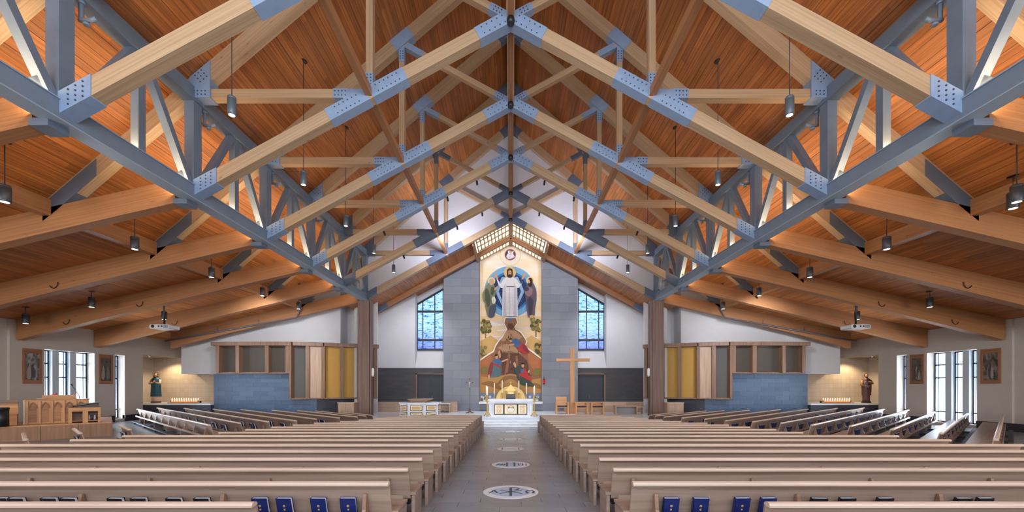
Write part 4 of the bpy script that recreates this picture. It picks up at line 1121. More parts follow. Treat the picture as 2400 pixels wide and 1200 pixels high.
chair(1317, 26.6, .84, 1.12, .52, 'large light oak presiding chair with a tall back and navy cushion')
chair(1362, 26.3, .8, .78, .5, 'low light oak chair with navy cushion right next to the wooden cross')
chair(1399, 26.3, .84, .78, .5, 'low light oak chair with navy cushion nearest the open grey bench')
# open bench / kneeler
T = thing('sanctuary_bench', 'open grey wood bench with side panels near the column', 'bench', (X(1473, 26.6), 26.6, CH))
b = MB(); b.box(-.92, .5, -.3, .3, .5, .56); b.build('top', OAKC, T)
for x in (-.92, .44): b = MB(); b.box(x, x + .06, -.28, .28, 0, .5); b.build('side_panel', OAKC, T)
b = MB(); b.box(-.86, .44, .2, .25, .05, .5); b.build('back_panel', plain('bench_grey', srgb(150, 148, 150), .6), T)
T = thing('stool', 'small boxy wood stool beside the open grey bench', 'stool', (X(1496, 26.7), 26.75, CH))
b = MB(); b.box(-.22, .3, -.25, .25, .44, .5); b.build('seat', OAKC, T)
for x in (-.22, .25): b = MB(); b.box(x, x + .05, -.24, .24, 0, .44); b.build('leg', OAKC, T)
# ------------------------------------------------------------------ floor medallions in the aisle
INLAY = plain('medallion_stone', srgb(226, 230, 236), .3, 0, .06, 5); INB = plain('medallion_blue', srgb(172, 196, 226), .3, 0, .1, 6); INK2 = plain('medallion_ink', srgb(50, 62, 90), .4)
def medallion(y, r, kind, label):
    T = thing('floor_medallion', label, 'floor inlay', (0, y, -.02 * y + .0008))
    T.rotation_euler = (math.atan(-.02), 0, 0)
    b = MB(); b.lathe([(r, 0), (r, .004)], (0, 0, 0), 40, smooth=False); b.build('disc', INLAY, T)
    b = MB(); b.lathe([(r * .72, .004), (r * .72, .006)], (0, 0, 0), 32, smooth=False); b.build('inner_disc', INB if kind < 2 else INLAY, T)
    m = MB(); z = .0062
    def stroke(pts, w_=.035):
        for p, q in zip(pts, pts[1:]):
            p, q = Vector((p[0], p[1], z)), Vector((q[0], q[1], z)); n = Vector((-(q - p).y, (q - p).x, 0)).normalized() * w_ / 2
            m.prism([p - n, q - n, q + n, p + n], (0, 0, .002))
    if kind == 0:      # chi-rho with alpha and omega
        stroke([(0, -.34), (0, .34)], .05); stroke([(0, .34), (.12, .33), (.17, .24), (.12, .15), (0, .14)]); stroke([(-.22, -.16), (.22, .12)]); stroke([(-.22, .12), (.22, -.16)])
        stroke([(-.42, -.12), (-.33, .12), (-.26, -.12)]); stroke([(-.39, -.03), (-.29, -.03)])
        stroke([(.28, -.12), (.34, -.12), (.3, 0), (.34, .1), (.42, .1), (.46, 0), (.42, -.12), (.48, -.12)])
    elif kind == 1:
        stroke([(-.1, -.3), (-.1, .3)], .05); stroke([(.1, -.3), (.1, .3)], .05)
        for x in (-.38, -.28, -.2): stroke([(x, -.15), (x + .06, .1)], .05)
        for x in (.22, .32, .42): stroke([(x, -.18), (x, .15)], .03)
        stroke([(-.4, -.05), (-.2, -.02)], .04)
    else:
        stroke([(-.3, -.25), (-.3, .25)], .05); stroke([(.28, -.25), (.28, .25)], .04)
        if kind == 2: stroke([(-.15, 0), (.15, .02)], .03)
    m.build('inlay_figure', INK2, T)
medallion(950 * 1.93 / (1153 - 924), .545, 0, 'pale round floor inlay with chi-rho letters, farthest from the altar steps')
medallion(950 * 1.93 / (1089 - 924), .52, 1, 'pale round floor inlay, second from the rear of the aisle')
medallion(950 * 1.93 / (1052 - 924), .5, 2, 'pale round floor inlay in the middle of the aisle')
medallion(950 * 1.93 / (1029.5 - 924), .5, 3, 'pale round floor inlay, second from the altar steps')
medallion(950 * 1.93 / (1012 - 924), .5, 3, 'pale round floor inlay closest to the altar steps')
# ------------------------------------------------------------------ mural
MD = 31.24
SCL = MD / F
def paint(name, r, g, bl): return plain('paint_' + name, srgb(r, g, bl), .75, 0, .05, 9)
def sky_paint():
    m, nt, bs, N, L = nodes('paint_sky')
    tc = N.new('ShaderNodeTexCoord'); mp = N.new('ShaderNodeMapping'); mp.inputs['Scale'].default_value = (.5, 1, 2.2)
    L.new(tc.outputs['Object'], mp.inputs['Vector'])
    nz = N.new('ShaderNodeTexNoise'); nz.inputs['Scale'].default_value = 1.1; nz.inputs['Detail'].default_value = 4; L.new(mp.outputs['Vector'], nz.inputs['Vector'])
    r = N.new('ShaderNodeValToRGB'); e = r.color_ramp.elements
    e[0].position = .3; e[0].color = rgba(srgb(242, 222, 182)); e[1].position = .7; e[1].color = rgba(srgb(244, 240, 232))
    L.new(nz.outputs['Fac'], r.inputs['Fac']); L.new(r.outputs['Color'], bs.inputs['Base Color']); bs.inputs['Roughness'].default_value = .8
    return m
MU = thing('mural', 'tall painted mural of three robed figures above a rocky mountain', 'mural', (0, 0, 0))
b = MB()
tp = lambda x: cz(x) + .03
b.prism([(-2.41, MD, EYE - 1.14), (2.41, MD, EYE - 1.14), (2.41, MD, tp(2.41)), (0, MD, tp(0)), (-2.41, MD, tp(2.41))], (0, .02, 0))
b.build('painted_sky', sky_paint(), MU)
lay = [0]
def patch(name, shapes, parent=MU):
    """shapes: list of (points in picture units, material, smooth) stacked one over the other"""
    b = MB(); mats = []
    for pts, mt, sm in shapes:
        lay[0] += 1
        if mt not in mats: mats.append(mt)
        if sm: pts = smooth_closed(pts, 4)
        y = MD - .002 - lay[0] * .0007
        b.poly([((p[0] - 1197) * SCL, y, EYE + (905 - p[1]) * SCL) for p in pts], mats.index(mt))
    return b.build(name, mats, parent)
def disc(cx, cy, r, n=40): return [(cx + r * math.cos(2 * PI * i / n), cy + r * math.sin(2 * PI * i / n)) for i in range(n)]
SKIN = paint('skin', 206, 160, 122); HAIR = paint('hair', 44, 30, 26); HALO = paint('halo', 226, 196, 140); HALO2 = paint('halo_ray', 204, 168, 108)
LB = paint('light_blue', 126, 178, 222); MBL = paint('mid_blue', 48, 128, 196); NV_ = paint('navy', 44, 62, 112); PB = paint('pale_blue', 150, 192, 226)
WR = paint('white_robe', 226, 224, 230); WS = paint('robe_fold', 196, 194, 206); LN = paint('line', 70, 62, 66)
# medallion with a white bird
patch('painted_medallion', [(disc(1196, 598, 24.5), HALO2, 0), (disc(1196, 598, 23.8), paint('cream', 240, 230, 210), 0), (disc(1196, 597, 13.5), paint('orange', 208, 112, 70), 0), (disc(1196, 597, 11.8), NV_, 0),
      ([(1187, 600), (1191, 594), (1195, 598), (1199, 591), (1204, 588), (1203, 595), (1206, 602), (1199, 606), (1192, 607), (1188, 604)], WR, 1),
      ([(1190, 590), (1194, 587), (1197, 594), (1193, 597)], WR, 1), (disc(1197, 590, 3), HALO2, 0)])
# mandorla
hexa = lambda w_, h_: [(1195 - w_, 683), (1195 - w_ * .55, 683 - h_), (1195 + w_ * .55, 683 - h_), (1195 + w_, 683), (1195 + w_ * .55, 683 + h_), (1195 - w_ * .55, 683 + h_)]
patch('painted_mandorla', [(disc(1195, 684, 60, 56), LB, 0), (disc(1195, 684, 47, 56), MBL, 0), (disc(1195, 684, 42.5, 56), NV_, 0), (hexa(34, 34), PB, 0), (hexa(26, 30), NV_, 0)])
# clouds
CL = paint('cloud', 232, 226, 228); CL2 = paint('cloud_b', 214, 206, 220); PE = paint('peach', 240, 206, 160)
cl = []
random.seed(11)
for i in range(16):
    x = random.uniform(1132, 1262); y = random.uniform(742, 800); w_ = random.uniform(14, 30); h_ = random.uniform(1.5, 4)
    x = max(1126 + w_, min(1268 - w_, x))
    cl.append(([(x - w_, y), (x, y - h_), (x + w_, y), (x, y + h_)], (CL, CL2, PE)[i % 3], 1))
patch('painted_clouds', [([(1126, 742), (1160, 738), (1197, 744), (1236, 738), (1268, 742), (1268, 800), (1126, 800)], paint('dawn', 232, 208, 172), 0)] + cl)
# hills and trees
OL = paint('olive', 124, 116, 68); OLD = paint('olive_dark', 82, 80, 48); OLL = paint('olive_light', 160, 148, 92); GR = paint('ground', 184, 142, 88); GR2 = paint('ground_b', 146, 106, 66); BR = paint('trunk', 150, 110, 74)
hl = [([(1126, 800), (1150, 786), (1176, 804), (1197, 800), (1222, 802), (1246, 786), (1268, 800), (1268, 942), (1126, 942)], paint('hill', 206, 170, 110), 0)]
random.seed(3)
def tree(cx, cy, w_, h_, n):
    out = [([(cx - 2, cy), (cx + 2, cy), (cx + 1.5, cy + h_ + 14), (cx - 1.5, cy + h_ + 14)], BR, 0)]
    for i in range(n):
        x = max(1128.5, min(1265.5, cx + random.uniform(-w_, w_))); y = cy + random.uniform(-h_, h_); r = random.uniform(2.6, 5.4); r = min(r, x - 1125.6, 1268.4 - x)
        out.append((disc(x, y, r, 9), (OL, OLD, OLL)[i % 3], 1))
    return out
patch('painted_hills', hl)
patch('painted_tree', tree(1138, 765, 10, 14, 34)); patch('painted_tree', tree(1256, 762, 10, 14, 34))
patch('painted_tree', tree(1133, 828, 6, 16, 22)); patch('painted_tree', tree(1262, 824, 6, 16, 22))
# mountain
RK = paint('rock', 150, 104, 76); RK2 = paint('rock_dark', 104, 68, 56); RK3 = paint('rock_light', 186, 146, 112); RKO = paint('rock_orange', 176, 112, 76)
mt_ = [([(1126, 842), (1140, 832), (1156, 822), (1160, 810), (1168, 798), (1180, 785), (1187, 772), (1180, 758), (1183, 744), (1211, 744), (1214, 756), (1206, 770), (1222, 778), (1232, 792), (1236, 800), (1232, 812), (1250, 824), (1268, 838), (1268, 900), (1126, 900)], paint('rim_white', 240, 236, 232), 0),
       ([(1126, 846), (1141, 835), (1158, 825), (1162, 812), (1170, 800), (1182, 787), (1189, 772), (1182, 758), (1185, 746), (1209, 746), (1212, 756), (1204, 770), (1220, 780), (1230, 794), (1233, 800), (1229, 813), (1248, 827), (1268, 842), (1268, 902), (1126, 902)], RK, 0),
       ([(1126, 848), (1150, 832), (1158, 850), (1146, 880), (1126, 892)], RKO, 0), ([(1236, 822), (1268, 844), (1268, 878), (1250, 868), (1238, 846)], RKO, 0),
       ([(1187, 775), (1207, 775), (1224, 790), (1212, 800), (1196, 794), (1180, 800), (1174, 798)], RK3, 0), ([(1190, 760), (1206, 758), (1203, 772), (1190, 774)], RK2, 0),
       ([(1166, 815), (1184, 806), (1206, 812), (1222, 830), (1200, 824), (1184, 824), (1170, 818)], RK3, 0),
       ([(1170, 822), (1186, 828), (1216, 828), (1236, 846), (1242, 880), (1210, 892), (1180, 892), (1176, 860)], RK2, 0), ([(1190, 832), (1196, 832), (1190, 872), (1182, 880)], RK, 0), ([(1208, 834), (1213, 834), (1216, 866), (1210, 878)], RK, 0),
       (disc(1196, 750, 3.4, 8), MBL, 1)]
patch('painted_mountain', mt_)
random.seed(17)
def crack(x, y, ln_, an, w_): 
    dx, dy = math.cos(an) * ln_, math.sin(an) * ln_; nx, ny = -math.sin(an) * w_, math.cos(an) * w_
    return [(x, y), (x + dx * .5 + nx, y + dy * .5 + ny), (x + dx, y + dy), (x + dx * .5 - nx, y + dy * .5 - ny)]
RKX = paint('rock_shadow', 74, 50, 44)
ck = []
for i in range(46):
    t = random.random(); y = 752 + t * 128; hw = 8 + max(0, t - .15) * 62; x = 1197 + random.uniform(-hw, hw)
    ck.append((crack(x, y, random.uniform(5, 13), PI / 2 + (x - 1197) / 80 + random.uniform(-.4, .4), random.uniform(.5, 1.3)), (RKX, RK3, RK2)[i % 3], 0))
patch('painted_rock_cracks', ck)
patch('painted_ground', [([(1126, 882), (1150, 884), (1176, 880), (1197, 876), (1220, 880), (1246, 890), (1268, 886), (1268, 930), (1126, 930)], GR, 1 and 0), ([(1160, 905), (1180, 884), (1197, 880), (1216, 886), (1232, 905), (1218, 900), (1197, 888), (1176, 898)], GR2, 1),
      ([(1128, 900), (1146, 893), (1166, 900), (1176, 914), (1150, 906)], GR2, 1), ([(1232, 908), (1250, 898), (1266, 902), (1266, 912), (1248, 906)], GR2, 1),
      (disc(1136, 868, 9, 14), OL, 1), (disc(1258, 872, 9, 14), OL, 1),
      ([(1126, 921), (1268, 921), (1268, 937), (1126, 937)], paint('water', 112, 138, 182), 0)] + [(disc(1130 + i * 9.3, 930 + (i % 2) * 4, 3, 8), (WR, paint('water_l', 168, 188, 214))[i % 2], 1) for i in range(15)])
# central figure
patch('painted_central_figure', [(disc(1195, 640, 14.2), HALO, 0)] + [([(1195 + 8 * math.cos(a), 640 + 8 * math.sin(a)), (1195 + 13.6 * math.cos(a - .05), 640 + 13.6 * math.sin(a - .05)), (1195 + 13.6 * math.cos(a + .05), 640 + 13.6 * math.sin(a + .05))], HALO2, 0) for a in [i * PI / 9 for i in range(18)]] + [
      ([(1180, 655), (1190, 650), (1200, 650), (1210, 655), (1216, 664), (1221, 668), (1225, 660), (1228, 652), (1222, 668), (1216, 676), (1212, 676), (1214, 742), (1177, 742), (1178, 676), (1174, 676), (1168, 668), (1163, 652), (1168, 658), (1172, 667), (1176, 662)], WR, 0),
      ([(1180, 676), (1185, 664), (1187, 742), (1179, 742)], WS, 0), ([(1211, 676), (1205, 664), (1203, 742), (1211, 742)], WS, 0),
      ([(1187, 672), (1205, 672), (1205, 674), (1187, 674)], LN, 0), ([(1193, 676), (1195, 676), (1194.5, 741), (1193, 741)], WS, 0),
      ([(1158, 646), (1162, 642), (1166, 650), (1168, 656), (1164, 655)], SKIN, 1), ([(1232, 646), (1228, 642), (1224, 650), (1222, 656), (1226, 655)], SKIN, 1),
      ([(1188.5, 637), (1190, 632), (1195, 630.5), (1200, 632), (1201.5, 637), (1201.5, 648), (1198.5, 652), (1191.5, 652), (1188.5, 648)], HAIR, 1),
      ([(1191.4, 638), (1195, 635), (1198.6, 638), (1198.2, 646), (1195, 650), (1191.8, 646)], SKIN, 1), ([(1192, 645.5), (1195, 644.5), (1198, 645.5), (1195, 650.5)], HAIR, 1),
      ([(1192.4, 640.5), (1194.2, 640.5), (1194.2, 641.3), (1192.4, 641.3)], LN, 0), ([(1195.8, 640.5), (1197.6, 640.5), (1197.6, 641.3), (1195.8, 641.3)], LN, 0)])
GN = paint('green_robe', 118, 124, 98); GN2 = paint('green_fold', 74, 82, 70); SLB = paint('slate', 72, 78, 104)
patch('painted_left_figure', [(disc(1152, 660, 9), HALO, 0), ([(1140, 672), (1147, 664), (1156, 664), (1160, 674), (1163, 682), (1160, 700), (1162, 720), (1158, 742), (1144, 744), (1139, 728), (1136, 712), (1132, 704), (1131, 690), (1136, 680)], GN, 1),
      ([(1137, 684), (1143, 678), (1150, 700), (1146, 720), (1140, 712)], GN2, 1), ([(1148, 720), (1162, 716), (1158, 742), (1146, 744)], SLB, 1), ([(1152, 674), (1160, 678), (1156, 692), (1150, 690)], GN2, 1),
      ([(1160, 676), (1166, 672), (1165, 677), (1159, 682)], SKIN, 1), ([(1153, 701), (1158, 696), (1162, 704), (1160, 712), (1155, 712)], paint('tablet', 236, 234, 220), 1),
      ([(1147, 660), (1150, 655), (1156, 656), (1157, 664), (1153, 670), (1148, 667)], paint('grey_hair', 176, 170, 160), 1), ([(1151, 659), (1156, 658), (1156, 664), (1152, 666)], SKIN, 1)])
PU = paint('plum_robe', 96, 84, 104); PU2 = paint('plum_light', 140, 114, 124); PU3 = paint('plum_dark', 62, 60, 82)
patch('painted_right_figure', [(disc(1242, 659, 9), HALO, 0), ([(1236, 668), (1244, 664), (1252, 670), (1257, 684), (1257, 706), (1254, 724), (1252, 742), (1238, 744), (1234, 722), (1232, 704), (1230, 690), (1228, 680)], PU, 1),
      ([(1230, 684), (1240, 674), (1248, 680), (1244, 694), (1234, 694)], PU2, 1), ([(1238, 700), (1248, 704), (1246, 740), (1240, 742)], PU3, 1), ([(1228, 676), (1236, 674), (1240, 680), (1232, 684)], PU3, 1),
      ([(1237, 660), (1240, 653), (1247, 655), (1248, 666), (1244, 674), (1238, 670)], HAIR, 1), ([(1237, 658), (1241, 657), (1242, 664), (1238, 665)], SKIN, 1), ([(1242, 740), (1250, 740), (1250, 746), (1242, 746)], SKIN, 1)])
patch('painted_robe_folds', [(crack(x, y, l, a, .55), mt2, 0) for x, y, l, a, mt2 in [(1183 + i * 4.6, 680 + (i % 2) * 6, 56, PI / 2 + (i - 2.5) * .02, WS) for i in range(6)] + [(1140 + i * 4, 684 + i * 3, 40, PI / 2 + .1 - i * .05, GN2) for i in range(5)] + [(1234 + i * 4.5, 690 + (i % 2) * 6, 40, PI / 2 - .1 + i * .05, PU3) for i in range(5)]])
BLU = paint('blue_tunic', 74, 106, 158); RED = paint('red_cloak', 186, 54, 52); MAG = paint('maroon', 132, 54, 62); TEA = paint('teal', 84, 116, 128); DGR = paint('dark_green', 66, 78, 72)
patch('painted_reclining_figure', [([(1214, 812), (1228, 806), (1238, 822), (1232, 830), (1216, 822)], RED, 1), ([(1224, 806), (1236, 816), (1240, 828), (1228, 822)], MAG, 1), ([(1200, 800), (1206, 794), (1214, 796), (1220, 808), (1212, 814), (1203, 808)], BLU, 1), ([(1193, 798), (1197, 795), (1201, 800), (1197, 803)], SKIN, 1), ([(1193, 797), (1197, 792.5), (1200, 796)], HAIR, 1), ([(1192, 808), (1204, 806), (1204, 810), (1194, 811)], SKIN, 1)])
patch('painted_kneeling_figure', [([(1144, 878), (1150, 852), (1160, 846), (1168, 858), (1176, 872), (1170, 882), (1150, 884)], TEA, 1), ([(1143, 884), (1148, 856), (1156, 850), (1154, 872), (1148, 886)], MAG, 1), ([(1159, 846), (1166, 840), (1176, 848), (1174, 856), (1162, 852)], BLU, 1), ([(1158, 852), (1170, 856), (1168, 860), (1157, 856)], RED, 1),
      ([(1160, 836), (1165, 833), (1168, 838), (1164, 842)], SKIN, 1), ([(1159, 836), (1163, 830), (1167, 833)], HAIR, 1), ([(1168, 826), (1172, 822), (1174, 836), (1171, 840)], SKIN, 1), ([(1176, 846), (1190, 841), (1188, 845), (1178, 849)], SKIN, 1), ([(1144, 880), (1148, 878), (1148, 886), (1144, 888)], SKIN, 1)])
patch('painted_falling_figure', [([(1210, 878), (1214, 862), (1222, 860), (1228, 872), (1240, 890), (1254, 906), (1236, 904), (1220, 900)], DGR, 1), ([(1216, 880), (1222, 868), (1230, 864), (1238, 878), (1246, 892), (1236, 890), (1226, 884)], RED, 1), ([(1206, 868), (1208, 858), (1220, 860), (1220, 874), (1210, 876)], DGR, 1), ([(1221, 866), (1227, 866), (1226, 874), (1221, 873)], BLU, 1), ([(1203, 852), (1207, 849), (1210, 858), (1207, 862)], SKIN, 1), ([(1221, 856), (1226, 852), (1229, 858), (1225, 862)], SKIN, 1), ([(1220, 855), (1225, 850), (1229, 853)], HAIR, 1), ([(1236, 872), (1241, 866), (1240, 874)], SKIN, 1)])
# ------------------------------------------------------------------ statues
def draped(levels, seg=26, folds=7, amp=.035, ph=0.0):
    """robe surface: levels of (z, rx, ry, cx, cy, fold weight)"""
    b = MB(); k = 0
    for z, rx, ry, cx, cy, fw in levels:
        for j in range(seg):
            a = 2 * PI * j / seg
            f = 1 + amp * fw * math.sin(folds * a + ph + z * 1.3)
            b.v.append((cx + rx * f * math.cos(a), cy + ry * f * math.sin(a), z))
    n = len(levels)
    for i in range(n - 1):
        for j in range(seg):
            jj = (j + 1) % seg
            b.face((i * seg + j, i * seg + jj, (i + 1) * seg + jj, (i + 1) * seg + j), None, 0, True)
    b.face(list(reversed(range(seg)))); b.face([(n - 1) * seg + j for j in range(seg)])
    return b
def hand(b, w_, t, up):
    """small open hand: palm and five fingers from the wrist w_ along t"""
    w_, t, up = Vector(w_), Vector(t).normalized(), Vector(up)
    s_ = t.cross(up).normalized(); n = s_.cross(t)
    b.tube([w_, w_ + t * .04, w_ + t * .085], [.022, .034, .032], 8)
    for i, (o, l) in enumerate(((-.024, .06), (-.008, .072), (.008, .07), (.024, .055))):
        p = w_ + t * .08 + s_ * o
        b.tube([p, p + t * l * .55 + n * .004, p + t * l + n * .012], [.0095, .009, .006], 6)
    p = w_ + t * .03 + s_ * .03
    b.tube([p, p + t * .03 + s_ * .022, p + t * .06 + s_ * .026], [.011, .01, .007], 6)
def head(T, c, skin, hair, beard=False, long=False):
    b = MB(); x, y, z = c
    b.ball((x, y, z), .088, .1, .125, 16, 12)
    b.tube([(x, y + .02, z - .2), (x, y + .01, z - .08)], [.06, .055], 10)
    b.ball((x, y - .1, z - .015), .014, .024, .026, 8, 6)
    b.ball((x, y - .088, z - .06), .026, .014, .009, 8, 5)
    for s in (-1, 1): b.ball((x + s * .088, y + .01, z - .005), .014, .024, .032, 8, 6)
    b.build('head', skin, T)
    b = MB()
    for s in (-1, 1): b.ball((x + s * .034, y - .09, z + .012), .013, .009, .008, 8, 5)
    b.build('eyes', HAIR, T)
    b = MB(); b.ball((x, y + .03, z + .03), .105, .105, .13, 14, 10)
    if long:
        for s in (-1, 1): b.tube([(x + s * .085, y + .02, z + .02), (x + s * .1, y + .01, z - .12), (x + s * .1, y - .01, z - .25)], [.035, .04, .02], 8)
    if beard: b.ball((x, y - .07, z - .095), .055, .045, .06, 10, 8)
    o = b.build('hair', hair, T)
SKM = plain('statue_skin', srgb(196, 150, 120), .5); HRM = plain('statue_hair', srgb(52, 34, 26), .5); TEAL = plain('teal_cloak', srgb(26, 84, 104), .5, 0, .08, 5); BLUSH = plain('blush_dress', srgb(206, 176, 160), .5, 0, .08, 5); PINK = plain('pale_robe', srgb(190, 160, 150), .5)
BRN = plain('brown_robe', srgb(96, 60, 52), .55, 0, .1, 5); TANR = plain('ochre_mantle', srgb(150, 112, 72), .55, 0, .1, 5); GRYR = plain('grey_child', srgb(120, 118, 118), .6)
LT = EYE - 1.12
d = 27.1
T = thing('statue', 'painted statue of a standing woman in a teal cloak, hands joined', 'statue', (X(366, d), d, LT), .35)
T.scale = (1.06, 1.06, 1.06)
k = 1.06
b = MB(); b.lathe([(.26, 0), (.27, .05), (.24, .1), (.2, .14)], (0, 0, 0), 16, sy=.8); b.build('base', plain('statue_base', srgb(120, 84, 70), .6), T)
draped([(.1, .22, .19, 0, 0, 1), (.3, .23, .2, 0, 0, 1), (.7, .2, .18, 0, 0, .8), (1.05, .19, .16, 0, 0, .4), (1.3, .22, .16, 0, 0, .2), (1.5, .2, .14, 0, .01, 0), (1.6, .09, .09, 0, .01, 0)]).build('dress', BLUSH, T)
cl_ = [(.4, .27, .235, 0, .0, 1), (.8, .25, .22, 0, .0, 1), (1.1, .25, .21, 0, .0, .6), (1.35, .26, .19, 0, .0, .3), (1.52, .23, .15, 0, .01, 0), (1.62, .12, .11, 0, .03, 0)]
draped(cl_, 30, 9, .05).build('cloak', TEAL, T)
head(T, (0, -.03, 1.74), SKM, HRM, long=True)
b = MB()
for s in (-1, 1):
    b.tube([(s * .2, -.02, 1.46), (s * .27, -.14, 1.22), (s * .08, -.29, 1.27)], [.075, .07, .045], 10)
b.build('sleeve', PINK, T)
b = MB()
for s in (-1, 1): hand(b, (s * .05, -.29, 1.27), (-s * .25, -.1, 1), (s, 0, 0))
b.build('hands', SKM, T)
b = MB(); b.tube([(.2 * math.cos(a), .06, 1.8 + .2 * math.sin(a)) for a in [2 * PI * i / 20 for i in range(21)]], .008, 6); b.build('halo', GOLD, T)
T = thing('statue', 'painted statue of a bearded man in brown robes holding a child', 'statue', (X(2030, d), d, LT), -.35)
b = MB(); b.lathe([(.26, 0), (.27, .05), (.24, .1), (.2, .12)], (0, 0, 0), 16, sy=.8); b.build('base', plain('statue_base_dark', srgb(70, 54, 46), .6), T)
draped([(.1, .2, .18, 0, 0, 1), (.4, .2, .18, 0, 0, 1), (.8, .19, .17, 0, 0, .8), (1.1, .19, .16, 0, 0, .4), (1.4, .23, .16, 0, 0, .2), (1.58, .2, .14, 0, .01, 0), (1.66, .09, .09, 0, .01, 0)]).build('robe', plain('plum_robe', srgb(104, 70, 74), .55, 0, .1, 5), T)
draped([(.5, .25, .2, .04, .06, 1), (.9, .26, .2, .04, .05, 1), (1.3, .28, .19, .03, .05, .5), (1.56, .24, .16, .02, .04, 0), (1.66, .12, .11, 0, .03, 0)], 28, 8, .06).build('mantle', BRN, T)
head(T, (0, -.03, 1.8), SKM, HRM, beard=True)
b = MB()
b.tube([(-.21, 0, 1.5), (-.3, -.1, 1.2), (-.02, -.28, 1.12)], [.08, .075, .05], 10); b.tube([(.21, 0, 1.5), (.3, -.1, 1.3), (.1, -.27, 1.4)], [.08, .07, .045], 10); b.build('sleeve', TANR, T)
b = MB(); hand(b, (-.02, -.28, 1.12), (1, -.1, .1), (0, 0, 1)); hand(b, (.1, -.27, 1.4), (-1, -.1, -.1), (0, 0, 1)); b.build('hands', SKM, T)
b = draped([(1.12, .1, .09, -.1, -.22, .5), (1.3, .11, .1, -.1, -.22, .5), (1.44, .09, .08, -.1, -.22, 0), (1.48, .04, .04, -.1, -.22, 0)], 16, 5, .05)
b.tube([(-.1, -.24, 1.18), (-.04, -.34, 1.14), (-.02, -.34, 1.0)], [.05, .04, .025], 8); b.tube([(-.14, -.24, 1.18), (-.13, -.34, 1.13), (-.12, -.34, .98)], [.05, .04, .025], 8)
b.build('child_body', GRYR, T)
b = MB(); b.ball((-.1, -.23, 1.56), .06, .065, .078, 12, 9); b.build('child_head', SKM, T)
b = MB(); b.ball((-.1, -.21, 1.58), .066, .066, .078, 12, 9); b.build('child_hair', HRM, T)
b = MB(); b.tube([(.19 * math.cos(a), .06, 1.84 + .19 * math.sin(a)) for a in [2 * PI * i / 20 for i in range(21)]], .008, 6); b.build('halo', GOLD, T)
# ------------------------------------------------------------------ votive candles
FLAME = emitter('votive_glow', (1.0, .7, .42), 3.0)
CUP = plain('votive_cup', srgb(236, 150, 96), .3, emit=(1.0, .42, .16), es=.3)
cm = MB(); cm.lathe([(.045, 0), (.06, .02), (.062, .1), (.055, .1)], (0, 0, 0), 10); CUPM = cm.mesh('glass_cup', CUP)
fm = MB(); fm.lathe([(.012, .1), (.03, .125), (.018, .16), (.004, .2)], (0, 0, 0), 8); FLM = fm.mesh('flame', FLAME)
for s in (-1, 1):
    stn = 'teal-cloaked' if s < 0 else 'brown-robed'
    dv = 26.9
    T = thing('votive_stand', 'dark stepped votive candle stand beside the %s statue' % ('teal-cloaked woman' if s < 0 else 'bearded man'), 'candle stand', (s * abs(X(432, dv)), dv, LT))
    b = MB(); b.box(-1.0, 1.0, -.16, .02, 0, .03); b.build('lower_shelf', DARK, T)
    b = MB(); b.box(-1.0, 1.0, .04, .22, .1, .13); b.build('upper_shelf', DARK, T)
    for x in (-.98, .94): b = MB(); b.box(x, x + .04, .1, .2, 0, .1); b.build('leg', DARK, T)
    for r_, (yy, zz, n) in enumerate(((-.07, .03, 11), (.13, .13, 12))):
        for i in range(n):
            x = (i - (n - 1) / 2) * .158 + (.05 * s if r_ else -.05 * s)
            V_ = thing('votive_candle', 'lit amber votive candle on the %s step by the %s statue' % (('front', 'rear')[r_], 'teal-cloaked woman' if s < 0 else 'bearded man'), 'candle', (s * abs(X(432, dv)) + x, dv + yy, LT + zz), 0, 'votive candles on the %s step by the %s' % (('front', 'rear')[r_], 'woman' if s < 0 else 'bearded man'))
            link('glass_cup', CUPM, V_); link('flame', FLM, V_)
    spot('alcove_spot', (s * 23.3, 27.3, EYE + 1.88), (s * 23.2, 27.75, EYE - 1.0), 260, (1.0, .72, .42), 130, .6, .05)
    T = thing('alcove_spotlight', 'small round spotlight in the alcove head above the %s statue' % ('teal-cloaked woman' if s < 0 else 'bearded man'), 'spotlight', (s * 23.9, 26.8, EYE + 1.98))
    b = MB(); b.lathe([(.07, -.05), (.07, 0)], (0, 0, 0), 12); b.build('housing', WHITE, T)
    b = MB(); b.lathe([(.05, -.056), (.05, -.05)], (0, 0, 0), 12); b.build('lens', emitter('spot_lens', (1, .8, .55), 4), T)
# ------------------------------------------------------------------ framed pictures on the side walls
def pic_paint(name, seed, a, c, e2):
    m, nt, bs, N, L = nodes(name)
    tc = N.new('ShaderNodeTexCoord'); mp = N.new('ShaderNodeMapping'); mp.inputs['Location'].default_value = (seed, seed * 2, seed); mp.inputs['Scale'].default_value = (2.6, 2.6, 1.5); L.new(tc.outputs['Object'], mp.inputs['Vector'])
    nz = N.new('ShaderNodeTexNoise'); nz.inputs['Scale'].default_value = 1.6; nz.inputs['Detail'].default_value = 5; nz.inputs['Distortion'].default_value = 1.2; L.new(mp.outputs['Vector'], nz.inputs['Vector'])
    r = N.new('ShaderNodeValToRGB'); e = r.color_ramp.elements; e[0].position = .35; e[0].color = rgba(a); e[1].position = .66; e[1].color = rgba(c); k = e.new(.5); k.color = rgba(e2)
    L.new(nz.outputs['Fac'], r.inputs['Fac']); L.new(r.outputs['Color'], bs.inputs['Base Color']); bs.inputs['Roughness'].default_value = .6
    return m
FRM = wood('picture_frame', srgb(128, 84, 56), srgb(156, 108, 74), .5, .5, 12)
specs = [(-1, 19.08, 19.85, 1, 'framed painting of pale figures against a sky beside the music platform windows'), (-1, 22.62, 23.38, 2, 'dark framed painting between the window group and the slot window, organ side'),
         (1, 19.0, 19.8, 3, 'framed painting with a white-robed figure beside the window group'), (1, 22.55, 23.3, 4, 'dark framed painting between the slot window and window group, bearded statue side')]
